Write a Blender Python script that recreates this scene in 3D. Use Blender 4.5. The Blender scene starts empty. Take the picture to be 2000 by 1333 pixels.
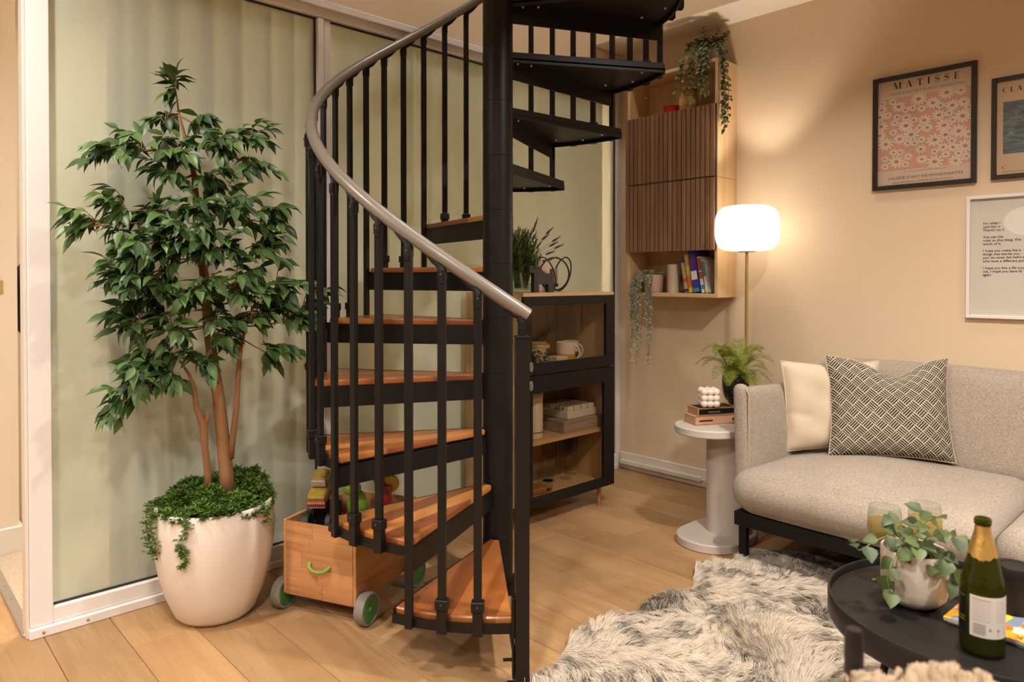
import bpy, bmesh, math, random
import numpy as np
from mathutils import Vector, Matrix, Quaternion

R = math.radians
rng = random.Random(7)
nrg = np.random.default_rng(7)
scene = bpy.context.scene
COL = scene.collection

# ------------------------------------------------------------------ camera
CAM_H = 1.2
YAW = 46.743
cd = bpy.data.cameras.new('camera')
cd.sensor_width = 36.0
cd.lens = 1380.0 / 2000.0 * 36.0
cd.shift_y = -(666.5 - 561.86) / 2000.0
cd.clip_start = 0.05
cd.dof.use_dof = True
cd.dof.focus_distance = 2.75
cd.dof.aperture_fstop = 2.8
cam = bpy.data.objects.new('camera', cd)
cam.location = (0, 0, CAM_H)
cam.rotation_euler = (R(90 - 0.6695), 0, R(YAW - 90))
COL.objects.link(cam)
scene.camera = cam

# ------------------------------------------------------------------ world, lamps, exposure
world = bpy.data.worlds.new('world')
scene.world = world
world.use_nodes = True
world.node_tree.nodes['Background'].inputs[0].default_value = (1.0, 0.86, 0.72, 1)
world.node_tree.nodes['Background'].inputs[1].default_value = 0.05
vs = scene.view_settings
vs.view_transform = 'Standard'
vs.look = 'None'
vs.exposure = 0.0
vs.gamma = 1.0
vs.use_curve_mapping = False
cy = scene.cycles
cy.use_light_tree = False
cy.max_bounces = 6
cy.diffuse_bounces = 3
cy.glossy_bounces = 3
cy.transmission_bounces = 4
cy.transparent_max_bounces = 10
cy.caustics_reflective = False
cy.caustics_refractive = False

WARM = (1.0, 0.925, 0.840)
def area(name, loc, size, power, color=WARM, rot=(0, 0, 0), spread=180):
    l = bpy.data.lights.new(name, 'AREA')
    l.shape = 'DISK'
    l.size = size
    l.energy = power
    l.color = color
    l.spread = R(spread)
    o = bpy.data.objects.new(name, l)
    o.location = loc
    o.rotation_euler = rot
    COL.objects.link(o)
    return o
# recessed ceiling downlights of the living room (all above the frame)
for i, (x, y, p) in enumerate(((0.01, 2.25, 26), (0.0, 0.55, 40), (1.9, 0.35, 46), (-1.8, 2.25, 50), (-1.8, 0.55, 36), (0.0, -1.3, 40), (1.9, -1.3, 56))):
    area('downlight', (x, y, 2.60), 0.16, p, spread=150)
# added fill, no real fitting: brightens the stair shaft from above
area('stairwell_fill', (2.3, 1.9, 4.85), 0.5, 40, spread=170)
# added fill behind the frosted partition, brightens hall wall and curtain
area('bedroom_fill', (1.6, 3.5, 2.5), 0.4, 20, color=(1, 0.92, 0.82))
for bx_, bp_ in ((1.45, 34), (2.35, 75), (3.2, 75)):
    area('curtain_backlight', (bx_, 4.1, 1.5), 0.35, bp_, color=(1, 0.92, 0.82), rot=(R(-90), 0, 0))  # unseen disks added to light the curtain folds and pane from behind

# ------------------------------------------------------------------ node helpers
def newmat(name):
    m = bpy.data.materials.new(name)
    m.use_nodes = True
    nt = m.node_tree
    b = nt.nodes['Principled BSDF']
    return m, nt, b

def nd(nt, t, **kw):
    n = nt.nodes.new(t)
    for k, v in kw.items():
        if k.startswith('i_'):
            n.inputs[k[2:].replace('_', ' ')].default_value = v
        elif isinstance(k, str):
            setattr(n, k, v)
    return n

def c4(c):
    return (c[0], c[1], c[2], 1)

def mix_rgb(nt, fac, a, b, mode='MIX'):
    n = nt.nodes.new('ShaderNodeMix')
    n.data_type = 'RGBA'
    n.blend_type = mode
    for sock, v in ((n.inputs[0], fac), (n.inputs[6], a), (n.inputs[7], b)):
        if hasattr(v, 'links') or hasattr(v, 'is_linked'):
            nt.links.new(v, sock)
        else:
            sock.default_value = v if not isinstance(v, tuple) or len(v) == 4 else c4(v)
    return n.outputs[2]

def math_n(nt, op, a, b=None, c=None):
    n = nt.nodes.new('ShaderNodeMath')
    n.operation = op
    for i, v in enumerate((a, b, c)):
        if v is None:
            continue
        if hasattr(v, 'is_linked'):
            nt.links.new(v, n.inputs[i])
        else:
            n.inputs[i].default_value = v
    return n.outputs[0]

def coords(nt, scale=(1, 1, 1), kind='Object', rnd=False, rot=(0, 0, 0)):
    tc = nt.nodes.new('ShaderNodeTexCoord')
    mp = nt.nodes.new('ShaderNodeMapping')
    mp.inputs['Scale'].default_value = scale
    mp.inputs['Rotation'].default_value = rot
    nt.links.new(tc.outputs[kind], mp.inputs['Vector'])
    if rnd:
        oi = nt.nodes.new('ShaderNodeObjectInfo')
        mu = nt.nodes.new('ShaderNodeVectorMath')
        mu.operation = 'SCALE'
        mu.inputs[0].default_value = (37.0, 53.0, 29.0)
        nt.links.new(oi.outputs['Random'], mu.inputs['Scale'])
        nt.links.new(mu.outputs[0], mp.inputs['Location'])
    return mp.outputs[0]

def noise(nt, vec, scale, detail=3, rough=0.55, dist=0.0):
    n = nt.nodes.new('ShaderNodeTexNoise')
    n.inputs['Scale'].default_value = scale
    n.inputs['Detail'].default_value = detail
    n.inputs['Roughness'].default_value = rough
    n.inputs['Distortion'].default_value = dist
    nt.links.new(vec, n.inputs['Vector'])
    return n.outputs['Fac']

def ramp(nt, fac, stops):
    n = nt.nodes.new('ShaderNodeValToRGB')
    e = n.color_ramp.elements
    e[0].position, e[0].color = stops[0][0], c4(stops[0][1])
    e[1].position, e[1].color = stops[-1][0], c4(stops[-1][1])
    for p, c in stops[1:-1]:
        k = e.new(p)
        k.color = c4(c)
    nt.links.new(fac, n.inputs[0])
    return n.outputs[0]

def bump(nt, b, h, strength, dist=0.01):
    n = nt.nodes.new('ShaderNodeBump')
    n.inputs['Strength'].default_value = strength
    n.inputs['Distance'].default_value = dist
    nt.links.new(h, n.inputs['Height'])
    nt.links.new(n.outputs[0], b.inputs['Normal'])

def M(name, c, r=0.5, metal=0.0, c2=None, ns=12.0, stretch=(1, 1, 1), bmp=0.0, bs=60.0, spec=0.5, coat=0.0, rnd=False):
    m, nt, b = newmat(name)
    v = coords(nt, stretch, rnd=rnd)
    c2 = c2 or tuple(x * 0.9 for x in c)
    f = noise(nt, v, ns, 3)
    nt.links.new(mix_rgb(nt, f, c, c2), b.inputs['Base Color'])
    b.inputs['Roughness'].default_value = r
    b.inputs['Metallic'].default_value = metal
    b.inputs['Specular IOR Level'].default_value = spec
    b.inputs['Coat Weight'].default_value = coat
    if bmp:
        bump(nt, b, noise(nt, v, bs, 2), bmp, 0.004)
    return m

def wood(name, c1, c2, c3, axis='Y', scale=1.0, r=0.45, coat=0.0, rnd=True, bmp=0.08, hue=0.35):
    """stretched grain along an axis, tone shifted per object"""
    m, nt, b = newmat(name)
    st = {'X': (1.0, 14, 14), 'Y': (14, 1.0, 14), 'Z': (14, 14, 1.0)}[axis]
    st = tuple(s * scale for s in st)
    v = coords(nt, st, rnd=rnd)
    n1 = noise(nt, v, 1.0, 4, 0.6, 1.2)
    v2 = coords(nt, tuple(s * 3.5 for s in st), rnd=rnd)
    n2 = noise(nt, v2, 2.2, 3, 0.7, 0.4)
    col = ramp(nt, n1, ((0.30, c3), (0.48, c1), (0.72, c2)))
    fine = math_n(nt, 'MULTIPLY', math_n(nt, 'SUBTRACT', n2, 0.5), 0.55)
    col = mix_rgb(nt, math_n(nt, 'ADD', math_n(nt, 'MAXIMUM', fine, 0.0), 0.0), col, c3)
    if rnd:
        oi = nt.nodes.new('ShaderNodeObjectInfo')
        k = math_n(nt, 'ADD', math_n(nt, 'MULTIPLY', oi.outputs['Random'], hue), 1 - hue * 0.5)
        hs = nt.nodes.new('ShaderNodeHueSaturation')
        nt.links.new(col, hs.inputs['Color'])
        nt.links.new(k, hs.inputs['Value'])
        col = hs.outputs[0]
    nt.links.new(col, b.inputs['Base Color'])
    b.inputs['Roughness'].default_value = r
    b.inputs['Coat Weight'].default_value = coat
    b.inputs['Coat Roughness'].default_value = 0.15
    if bmp:
        bump(nt, b, n1, bmp, 0.004)
    return m

def glass(name, col=(1, 1, 1), rough=0.0, ior=1.45, thin=True, mixt=0.985):
    """clear glass for thin-walled things: transparent with a glossy coat"""
    m, nt, b = newmat(name)
    nt.nodes.remove(b)
    tr = nd(nt, 'ShaderNodeBsdfTransparent')
    tr.inputs[0].default_value = c4(col)
    gl = nd(nt, 'ShaderNodeBsdfGlossy')
    gl.inputs['Roughness'].default_value = rough
    fr = nd(nt, 'ShaderNodeFresnel')
    fr.inputs['IOR'].default_value = ior
    v = coords(nt)
    gm = nd(nt, 'ShaderNodeNewGeometry')
    front = math_n(nt, 'SUBTRACT', 1.0, gm.outputs['Backfacing'])
    f = math_n(nt, 'MULTIPLY', math_n(nt, 'ADD', fr.outputs[0], math_n(nt, 'MULTIPLY', noise(nt, v, 4.0), 1 - mixt)), front)
    mx = nd(nt, 'ShaderNodeMixShader')
    nt.links.new(f, mx.inputs[0])
    nt.links.new(tr.outputs[0], mx.inputs[1])
    nt.links.new(gl.outputs[0], mx.inputs[2])
    nt.links.new(mx.outputs[0], nt.nodes['Material Output'].inputs[0])
    return m

def leafmat(name, dark, light, r=0.4, trans=0.15, back=None):
    m, nt, b = newmat(name)
    g = nd(nt, 'ShaderNodeNewGeometry')
    oi = nt.nodes.new('ShaderNodeObjectInfo')
    f = math_n(nt, 'FRACT', math_n(nt, 'ADD', g.outputs['Random Per Island'], oi.outputs['Random']))
    v = coords(nt)
    f2 = math_n(nt, 'ADD', math_n(nt, 'MULTIPLY', f, 0.8), math_n(nt, 'MULTIPLY', noise(nt, v, 25), 0.2))
    col = ramp(nt, f2, ((0.0, dark), (0.55, tuple((a + c) / 2 * 0.9 for a, c in zip(dark, light))), (1.0, light)))
    if back:
        col = mix_rgb(nt, g.outputs['Backfacing'], col, back)
    nt.links.new(col, b.inputs['Base Color'])
    b.inputs['Roughness'].default_value = r
    b.inputs['Specular IOR Level'].default_value = 0.4
    t = nd(nt, 'ShaderNodeBsdfTranslucent')
    nt.links.new(col, t.inputs[0])
    mx = nd(nt, 'ShaderNodeMixShader')
    mx.inputs[0].default_value = trans
    nt.links.new(b.outputs[0], mx.inputs[1])
    nt.links.new(t.outputs[0], mx.inputs[2])
    nt.links.new(mx.outputs[0], nt.nodes['Material Output'].inputs[0])
    return m

# ------------------------------------------------------------------ geometry helper
def basis(d, hint=(0, 0, 1)):
    d = Vector(d).normalized()
    h = Vector(hint)
    if abs(d.dot(h)) > 0.98:
        h = Vector((1, 0, 0))
    u = d.cross(h).normalized()
    v = u.cross(d).normalized()
    return u, v, d

class G:
    def __init__(s):
        s.v, s.f, s.uv = [], [], None
    def add(s, vs, fs):
        o = len(s.v)
        s.v += [tuple(p) for p in vs]
        s.f += [tuple(i + o for i in f) for f in fs]
        return s
    def box(s, x0, x1, y0, y1, z0, z1, b=0.0, mat=None):
        if b <= 0:
            vs = [(x, y, z) for z in (z0, z1) for y in (y0, y1) for x in (x0, x1)]
            fs = [(0, 2, 3, 1), (4, 5, 7, 6), (0, 1, 5, 4), (2, 6, 7, 3), (0, 4, 6, 2), (1, 3, 7, 5)]
        else:
            c = ((x0 + x1) / 2, (y0 + y1) / 2, (z0 + z1) / 2)
            h = ((x1 - x0) / 2, (y1 - y0) / 2, (z1 - z0) / 2)
            b = min(b, 0.49 * min(h) * 2 / 2)
            idx, vs = {}, []
            for sx in (-1, 1):
                for sy in (-1, 1):
                    for sz in (-1, 1):
                        sg = (sx, sy, sz)
                        for a in range(3):
                            p = [c[k] + sg[k] * (h[k] if k == a else h[k] - b) for k in range(3)]
                            idx[(sg, a)] = len(vs)
                            vs.append(tuple(p))
            fs = []
            def sgn(a, sa, b_, sb, c_, sc):
                t = [0, 0, 0]
                t[a], t[b_], t[c_] = sa, sb, sc
                return tuple(t)
            for a in range(3):
                p, q = [(1, 2), (2, 0), (0, 1)][a]
                for sa in (-1, 1):
                    ring = [idx[(sgn(a, sa, p, i, q, j), a)] for i, j in ((-1, -1), (1, -1), (1, 1), (-1, 1))]
                    fs.append(tuple(ring if sa > 0 else ring[::-1]))
            for a, p, q in ((0, 1, 2), (1, 2, 0), (2, 0, 1)):
                for sa in (-1, 1):
                    for sp in (-1, 1):
                        r_ = [idx[(sgn(a, sa, p, sp, q, -1), a)], idx[(sgn(a, sa, p, sp, q, 1), a)],
                              idx[(sgn(a, sa, p, sp, q, 1), p)], idx[(sgn(a, sa, p, sp, q, -1), p)]]
                        fs.append(tuple(r_ if sa * sp < 0 else r_[::-1]))
            for sx in (-1, 1):
                for sy in (-1, 1):
                    for sz in (-1, 1):
                        t = [idx[((sx, sy, sz), a)] for a in range(3)]
                        fs.append(tuple(t if sx * sy * sz > 0 else t[::-1]))
        if mat is not None:
            vs = [mat @ Vector(p) for p in vs]
        return s.add(vs, fs)
    def lathe(s, prof, n=32, at=(0, 0, 0), mat=None, close=False):
        vs, fs = [], []
        m = len(prof)
        for i in range(n):
            a = 2 * math.pi * i / n
            for r, z in prof:
                p = Vector((r * math.cos(a), r * math.sin(a), z))
                if mat is not None:
                    p = mat @ p
                vs.append((p[0] + at[0], p[1] + at[1], p[2] + at[2]))
        for i in range(n):
            j = (i + 1) % n
            for k in range(m - 1):
                fs.append((i * m + k, j * m + k, j * m + k + 1, i * m + k + 1))
            if close:
                fs.append((i * m + m - 1, j * m + m - 1, j * m, i * m))
        if not close:
            if prof[0][0] > 1e-6:
                fs.append(tuple(i * m for i in range(n))[::-1])
            if prof[-1][0] > 1e-6:
                fs.append(tuple(i * m + m - 1 for i in range(n)))
        return s.add(vs, fs)
    def cyl(s, p0, p1, r0, r1=None, n=12):
        return s.tube([p0, p1], [r0, r0 if r1 is None else r1], n)
    def tube(s, pts, r, n=8, cap=True, closed=False):
        pts = [Vector(p) for p in pts]
        m = len(pts)
        rr = r if isinstance(r, (list, tuple)) else [r] * m
        vs, fs = [], []
        pu = None
        for i, p in enumerate(pts):
            if closed:
                d = pts[(i + 1) % m] - pts[i - 1]
            else:
                d = pts[min(i + 1, m - 1)] - pts[max(i - 1, 0)]
            if pu is None:
                u, v, d = basis(d)
            else:
                d.normalize()
                u = (pu - d * pu.dot(d)).normalized()
                v = u.cross(d)
            pu = u
            for k in range(n):
                a = 2 * math.pi * k / n
                vs.append(p + (u * math.cos(a) + v * math.sin(a)) * rr[i])
        for i in range(m if closed else m - 1):
            j = (i + 1) % m
            for k in range(n):
                l = (k + 1) % n
                fs.append((i * n + k, i * n + l, j * n + l, j * n + k))
        if cap and not closed:
            fs.append(tuple(range(n))[::-1])
            fs.append(tuple((m - 1) * n + k for k in range(n)))
        return s.add(vs, fs)
    def bar(s, p0, p1, w, h=None, hint=(0, 0, 1)):
        h = h or w
        u, v, d = basis(Vector(p1) - Vector(p0), hint)
        vs = []
        for p in (Vector(p0), Vector(p1)):
            for a, b in ((-1, -1), (1, -1), (1, 1), (-1, 1)):
                vs.append(p + u * a * w / 2 + v * b * h / 2)
        return s.add(vs, [(3, 2, 1, 0), (4, 5, 6, 7), (0, 1, 5, 4), (1, 2, 6, 5), (2, 3, 7, 6), (3, 0, 4, 7)])
    def prism(s, poly, z0, z1, b=0.0):
        n = len(poly)
        if b > 0:
            cx = sum(p[0] for p in poly) / n
            cy = sum(p[1] for p in poly) / n
            def ins(p):
                d = math.hypot(p[0] - cx, p[1] - cy)
                k = (d - b) / d
                return (cx + (p[0] - cx) * k, cy + (p[1] - cy) * k)
            layers = [([ins(p) for p in poly], z0), (poly, z0 + b), (poly, z1 - b), ([ins(p) for p in poly], z1)]
        else:
            layers = [(poly, z0), (poly, z1)]
        vs = [(p[0], p[1], z) for pl, z in layers for p in pl]
        fs = [tuple(range(n))[::-1], tuple((len(layers) - 1) * n + i for i in range(n))]
        for l in range(len(layers) - 1):
            for i in range(n):
                j = (i + 1) % n
                fs.append((l * n + i, l * n + j, (l + 1) * n + j, (l + 1) * n + i))
        return s.add(vs, fs)
    def sphere(s, c, r, n=12, m=8, sc=(1, 1, 1)):
        prof = [(max(1e-7, math.sin(math.pi * k / m)) * r, -math.cos(math.pi * k / m) * r) for k in range(m + 1)]
        return s.lathe(prof, n, c, Matrix.Diagonal((*sc, 1)))
    def puff(s, c, size, r, n=10, bulge=(0, 0, 0), fn=None):
        """rounded soft box: grid on each cube face, rounded by r, bulged"""
        hx, hy, hz = (t / 2 for t in size)
        h = (hx, hy, hz)
        seen, fs, vs = {}, [], []
        def vert(p):
            key = tuple(round(t, 5) for t in p)
            if key not in seen:
                seen[key] = len(vs)
                q = [max(-(h[k] - r), min(h[k] - r, p[k] * h[k])) for k in range(3)]
                d = Vector((p[0] * h[0] - q[0], p[1] * h[1] - q[1], p[2] * h[2] - q[2]))
                if d.length > 1e-9:
                    mx = max(abs(t) for t in d)
                    d = d.normalized() * mx
                w = [q[k] + d[k] for k in range(3)]
                for k in range(3):
                    a, b_ = (k + 1) % 3, (k + 2) % 3
                    w[k] += bulge[k] * (1 - p[a] ** 2) * (1 - p[b_] ** 2) * (1 if p[k] > 0 else -1) * min(1, abs(p[k]) * 1.0)
                w = Vector(w)
                if fn:
                    w = Vector(fn(w, p))
                vs.append((w[0] + c[0], w[1] + c[1], w[2] + c[2]))
            return seen[key]
        t = [math.sin((2 * i / n - 1) * math.pi / 2) * 0.35 + (2 * i / n - 1) * 0.65 for i in range(n + 1)]
        for a in range(3):
            p_, q_ = (a + 1) % 3, (a + 2) % 3
            for sg in (-1, 1):
                for i in range(n):
                    for j in range(n):
                        ring = []
                        for di, dj in ((0, 0), (1, 0), (1, 1), (0, 1)):
                            w = [0, 0, 0]
                            w[a], w[p_], w[q_] = sg, t[i + di], t[j + dj]
                            ring.append(vert(w))
                        fs.append(tuple(ring if sg > 0 else ring[::-1]))
        return s.add(vs, fs)
    def xf(s, mat, start=0):
        s.v[start:] = [tuple(mat @ Vector(p)) for p in s.v[start:]]
        return s

def mesh_of(name, g, mat, smooth=35, off=None, recalc=True):
    me = bpy.data.meshes.new(name)
    vs = g.v if off is None else [(p[0] - off[0], p[1] - off[1], p[2] - off[2]) for p in g.v]
    me.from_pydata(vs, [], g.f)
    if g.uv:
        lay = me.uv_layers.new(name='UVMap')
        for l in me.loops:
            lay.data[l.index].uv = g.uv[l.vertex_index]
    if recalc:
        bm = bmesh.new()
        bm.from_mesh(me)
        bmesh.ops.recalc_face_normals(bm, faces=bm.faces)
        bm.to_mesh(me)
        bm.free()
    if smooth:
        me.polygons.foreach_set('use_smooth', [True] * len(me.polygons))
        if smooth < 180:
            me.set_sharp_from_angle(angle=R(smooth))
    me.materials.append(mat)
    return me

def link(name, data, parent=None, loc=None, rotz=None):
    o = bpy.data.objects.new(name, data)
    COL.objects.link(o)
    if parent:
        o.parent = parent
    if loc is not None:
        o.location = loc
    if rotz is not None:
        o.rotation_euler = (0, 0, R(rotz))
    return o

def tag(o, label=None, cat=None, group=None, kind=None):
    for k, v in (('label', label), ('category', cat), ('group', group), ('kind', kind)):
        if v:
            o[k] = v
    return o

def thing(name, loc, label, cat, group=None, rotz=0.0):
    o = link(name, None, None, loc, rotz)
    o.empty_display_size = 0.05
    return tag(o, label, cat, group)

def wpos(o):
    p = Vector((0, 0, 0))
    while o:
        p += Vector(o.location)
        o = o.parent
    return p

def part(parent, name, g, mat, smooth=35, local=False, recalc=True, label=None, kind=None):
    """g is in world coordinates unless local: then in the parent's frame"""
    off = None if local else wpos(parent)
    o = link(name, mesh_of(name, g, mat, smooth, off, recalc), parent)
    return tag(o, label, kind=kind)

def solo(name, g, mat, loc, label, cat, group=None, smooth=35, rotz=0.0, local=False):
    o = link(name, mesh_of(name, g, mat, smooth, None if local else loc), None, loc, rotz)
    return tag(o, label, cat, group)

def struct(name, g, mat, label=None, smooth=0):
    o = link(name, mesh_of(name, g, mat, smooth))
    return tag(o, label, kind='structure')

def big_mesh(name, verts, faces, mat, cols=None):
    me = bpy.data.meshes.new(name)
    nv, nf = len(verts), len(faces)
    k = faces.shape[1]
    me.vertices.add(nv)
    me.vertices.foreach_set('co', np.asarray(verts, np.float32).ravel())
    me.loops.add(nf * k)
    me.loops.foreach_set('vertex_index', np.asarray(faces, np.int32).ravel())
    me.polygons.add(nf)
    me.polygons.foreach_set('loop_start', np.arange(0, nf * k, k, dtype=np.int32))
    me.polygons.foreach_set('loop_total', np.full(nf, k, np.int32))
    me.polygons.foreach_set('use_smooth', np.ones(nf, bool))
    if cols is not None:
        at = me.color_attributes.new('tone', 'FLOAT_COLOR', 'POINT')
        at.data.foreach_set('color', np.asarray(cols, np.float32).ravel())
    me.update(calc_edges=True)
    me.materials.append(mat)
    return me

RTV = Vector((math.sin(R(YAW)), -math.cos(R(YAW)), 0))      # picture right
FWV = Vector((math.cos(R(YAW)), math.sin(R(YAW)), 0))       # picture depth
# ------------------------------------------------------------------ materials
def floor_wood():
    m, nt, b = newmat('oiled_oak_plank')
    v = coords(nt, (9, 0.9, 9), rnd=True)
    big = noise(nt, v, 1.0, 3, 0.5, 1.6)
    rings = nd(nt, 'ShaderNodeMath', operation='SINE')
    nt.links.new(math_n(nt, 'MULTIPLY', big, 46.0), rings.inputs[0])
    v2 = coords(nt, (70, 3.0, 70), rnd=True)
    fine = noise(nt, v2, 1.6, 3, 0.7)
    col = ramp(nt, big, ((0.3, (0.370, 0.205, 0.090)), (0.5, (0.435, 0.255, 0.118)), (0.72, (0.475, 0.290, 0.142))))
    k = math_n(nt, 'MULTIPLY', math_n(nt, 'MAXIMUM', rings.outputs[0], 0.0), 0.30)
    col = mix_rgb(nt, k, col, (0.360, 0.200, 0.088))
    k2 = math_n(nt, 'MULTIPLY', math_n(nt, 'MAXIMUM', math_n(nt, 'SUBTRACT', fine, 0.52), 0.0), 1.3)
    col = mix_rgb(nt, k2, col, (0.280, 0.150, 0.065))
    oi = nt.nodes.new('ShaderNodeObjectInfo')
    hs = nt.nodes.new('ShaderNodeHueSaturation')
    nt.links.new(col, hs.inputs['Color'])
    nt.links.new(math_n(nt, 'ADD', math_n(nt, 'MULTIPLY', oi.outputs['Random'], 0.30), 0.80), hs.inputs['Value'])
    nt.links.new(hs.outputs[0], b.inputs['Base Color'])
    b.inputs['Roughness'].default_value = 0.42
    b.inputs['Specular IOR Level'].default_value = 0.35
    bump(nt, b, fine, 0.06, 0.003)
    return m

def stave_wood():
    """glued merbau staves: tone steps across the tread, grain along it"""
    m, nt, b = newmat('merbau_staves')
    v = coords(nt, (1, 1, 1), rot=(0, 0, R(15.5)))
    sp = nd(nt, 'ShaderNodeSeparateXYZ')
    nt.links.new(v, sp.inputs[0])
    cell = math_n(nt, 'FLOOR', math_n(nt, 'MULTIPLY', sp.outputs[1], 15.0))
    oi = nt.nodes.new('ShaderNodeObjectInfo')
    wn = nd(nt, 'ShaderNodeTexWhiteNoise', noise_dimensions='1D')
    nt.links.new(math_n(nt, 'ADD', cell, math_n(nt, 'MULTIPLY', oi.outputs['Random'], 41.0)), wn.inputs['W'])
    v2 = coords(nt, (2.5, 40, 40), rot=(0, 0, R(15.5)), rnd=True)
    g = noise(nt, v2, 1.5, 4, 0.65, 0.5)
    f = math_n(nt, 'ADD', math_n(nt, 'MULTIPLY', wn.outputs['Value'], 0.80), math_n(nt, 'MULTIPLY', g, 0.20))
    col = ramp(nt, f, ((0.10, (0.130, 0.032, 0.008)), (0.5, (0.300, 0.090, 0.020)), (0.88, (0.500, 0.200, 0.048))))
    col = mix_rgb(nt, math_n(nt, 'MULTIPLY', g, 0.35), col, (0.20, 0.05, 0.012))
    nt.links.new(col, b.inputs['Base Color'])
    b.inputs['Roughness'].default_value = 0.32
    b.inputs['Coat Weight'].default_value = 0.25
    b.inputs['Coat Roughness'].default_value = 0.2
    return m

def fabric(name, c1, c2, scale=260.0, bmp=0.5, r=0.95):
    m, nt, b = newmat(name)
    v = coords(nt, (1, 1, 1))
    n1 = noise(nt, coords(nt, (1, 1, 3.0)), scale, 2, 0.7)
    n2 = noise(nt, coords(nt, (2.6, 2.6, 1)), scale, 2, 0.7)
    n3 = noise(nt, v, 6.0, 2)
    f = math_n(nt, 'MULTIPLY', math_n(nt, 'ADD', n1, n2), 0.5)
    f = math_n(nt, 'ADD', math_n(nt, 'MULTIPLY', math_n(nt, 'SUBTRACT', f, 0.5), 2.2), 0.5)
    f = math_n(nt, 'ADD', f, math_n(nt, 'MULTIPLY', math_n(nt, 'SUBTRACT', n3, 0.5), 0.2))
    nt.links.new(mix_rgb(nt, f, c1, c2), b.inputs['Base Color'])
    b.inputs['Roughness'].default_value = r
    b.inputs['Specular IOR Level'].default_value = 0.15
    b.inputs['Sheen Weight'].default_value = 0.15
    bump(nt, b, f, bmp, 0.003)
    return m

def frosted_pane():
    m, nt, b = newmat('frosted_glass')
    v = coords(nt)
    nt.links.new(mix_rgb(nt, noise(nt, v, 1.2, 2), (0.600, 0.635, 0.535), (0.620, 0.655, 0.555)), b.inputs['Base Color'])
    b.inputs['Roughness'].default_value = 0.30
    b.inputs['Specular IOR Level'].default_value = 0.4
    tr = nd(nt, 'ShaderNodeBsdfTransparent')
    tr.inputs[0].default_value = (0.91, 0.94, 0.87, 1)
    mx = nd(nt, 'ShaderNodeMixShader')
    mx.inputs[0].default_value = 0.46
    nt.links.new(b.outputs[0], mx.inputs[1])
    nt.links.new(tr.outputs[0], mx.inputs[2])
    nt.links.new(mx.outputs[0], nt.nodes['Material Output'].inputs[0])
    return m

def basketweave():
    """cushion print: a diagonal grid whose cells are hatched one way and the other"""
    m, nt, b = newmat('hatched_basketweave_print')
    tc = nd(nt, 'ShaderNodeTexCoord')
    mp = nd(nt, 'ShaderNodeMapping')
    mp.inputs['Rotation'].default_value = (0, 0, R(43))
    mp.inputs['Scale'].default_value = (13.5, 13.5, 1)
    nt.links.new(tc.outputs['UV'], mp.inputs[0])
    sp = nd(nt, 'ShaderNodeSeparateXYZ')
    nt.links.new(mp.outputs[0], sp.inputs[0])
    x, y = sp.outputs[0], sp.outputs[1]
    par = math_n(nt, 'PINGPONG', math_n(nt, 'ADD', math_n(nt, 'FLOOR', x), math_n(nt, 'FLOOR', y)), 1.0)
    fx, fy = math_n(nt, 'FRACT', x), math_n(nt, 'FRACT', y)
    def stripes(u):
        return math_n(nt, 'LESS_THAN', math_n(nt, 'FRACT', math_n(nt, 'ADD', math_n(nt, 'MULTIPLY', u, 4.0), 0.20)), 0.36)
    sx, sy = stripes(fx), stripes(fy)
    s = math_n(nt, 'ADD', math_n(nt, 'MULTIPLY', sx, par), math_n(nt, 'MULTIPLY', sy, math_n(nt, 'SUBTRACT', 1.0, par)))
    ed = math_n(nt, 'MAXIMUM', math_n(nt, 'LESS_THAN', fx, 0.07), math_n(nt, 'LESS_THAN', fy, 0.07))
    s = math_n(nt, 'MAXIMUM', s, ed)
    v = coords(nt)
    n = noise(nt, v, 300, 2)
    c_l = mix_rgb(nt, n, (0.60, 0.53, 0.42), (0.48, 0.42, 0.32))
    c_d = mix_rgb(nt, n, (0.028, 0.027, 0.021), (0.055, 0.050, 0.038))
    nt.links.new(mix_rgb(nt, s, c_d, c_l), b.inputs['Base Color'])
    b.inputs['Roughness'].default_value = 0.95
    b.inputs['Specular IOR Level'].default_value = 0.1
    bump(nt, b, n, 0.3, 0.002)
    return m

def emissive(name, col, strength, base=(0.9, 0.9, 0.88)):
    m, nt, b = newmat(name)
    v = coords(nt, (1, 1, 1))
    nt.links.new(mix_rgb(nt, noise(nt, v, 6), base, tuple(x * 0.97 for x in base)), b.inputs['Base Color'])
    b.inputs['Emission Color'].default_value = c4(col)
    b.inputs['Emission Strength'].default_value = strength
    b.inputs['Roughness'].default_value = 0.4
    return m

def tone_mat(name, r=0.8):
    m, nt, b = newmat(name)
    a = nd(nt, 'ShaderNodeAttribute', attribute_name='tone')
    nt.links.new(a.outputs['Color'], b.inputs['Base Color'])
    b.inputs['Roughness'].default_value = r
    b.inputs['Specular IOR Level'].default_value = 0.15
    t = nd(nt, 'ShaderNodeBsdfTranslucent')
    nt.links.new(a.outputs['Color'], t.inputs[0])
    mx = nd(nt, 'ShaderNodeMixShader')
    mx.inputs[0].default_value = 0.3
    nt.links.new(b.outputs[0], mx.inputs[1])
    nt.links.new(t.outputs[0], mx.inputs[2])
    nt.links.new(mx.outputs[0], nt.nodes['Material Output'].inputs[0])
    return m

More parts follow.
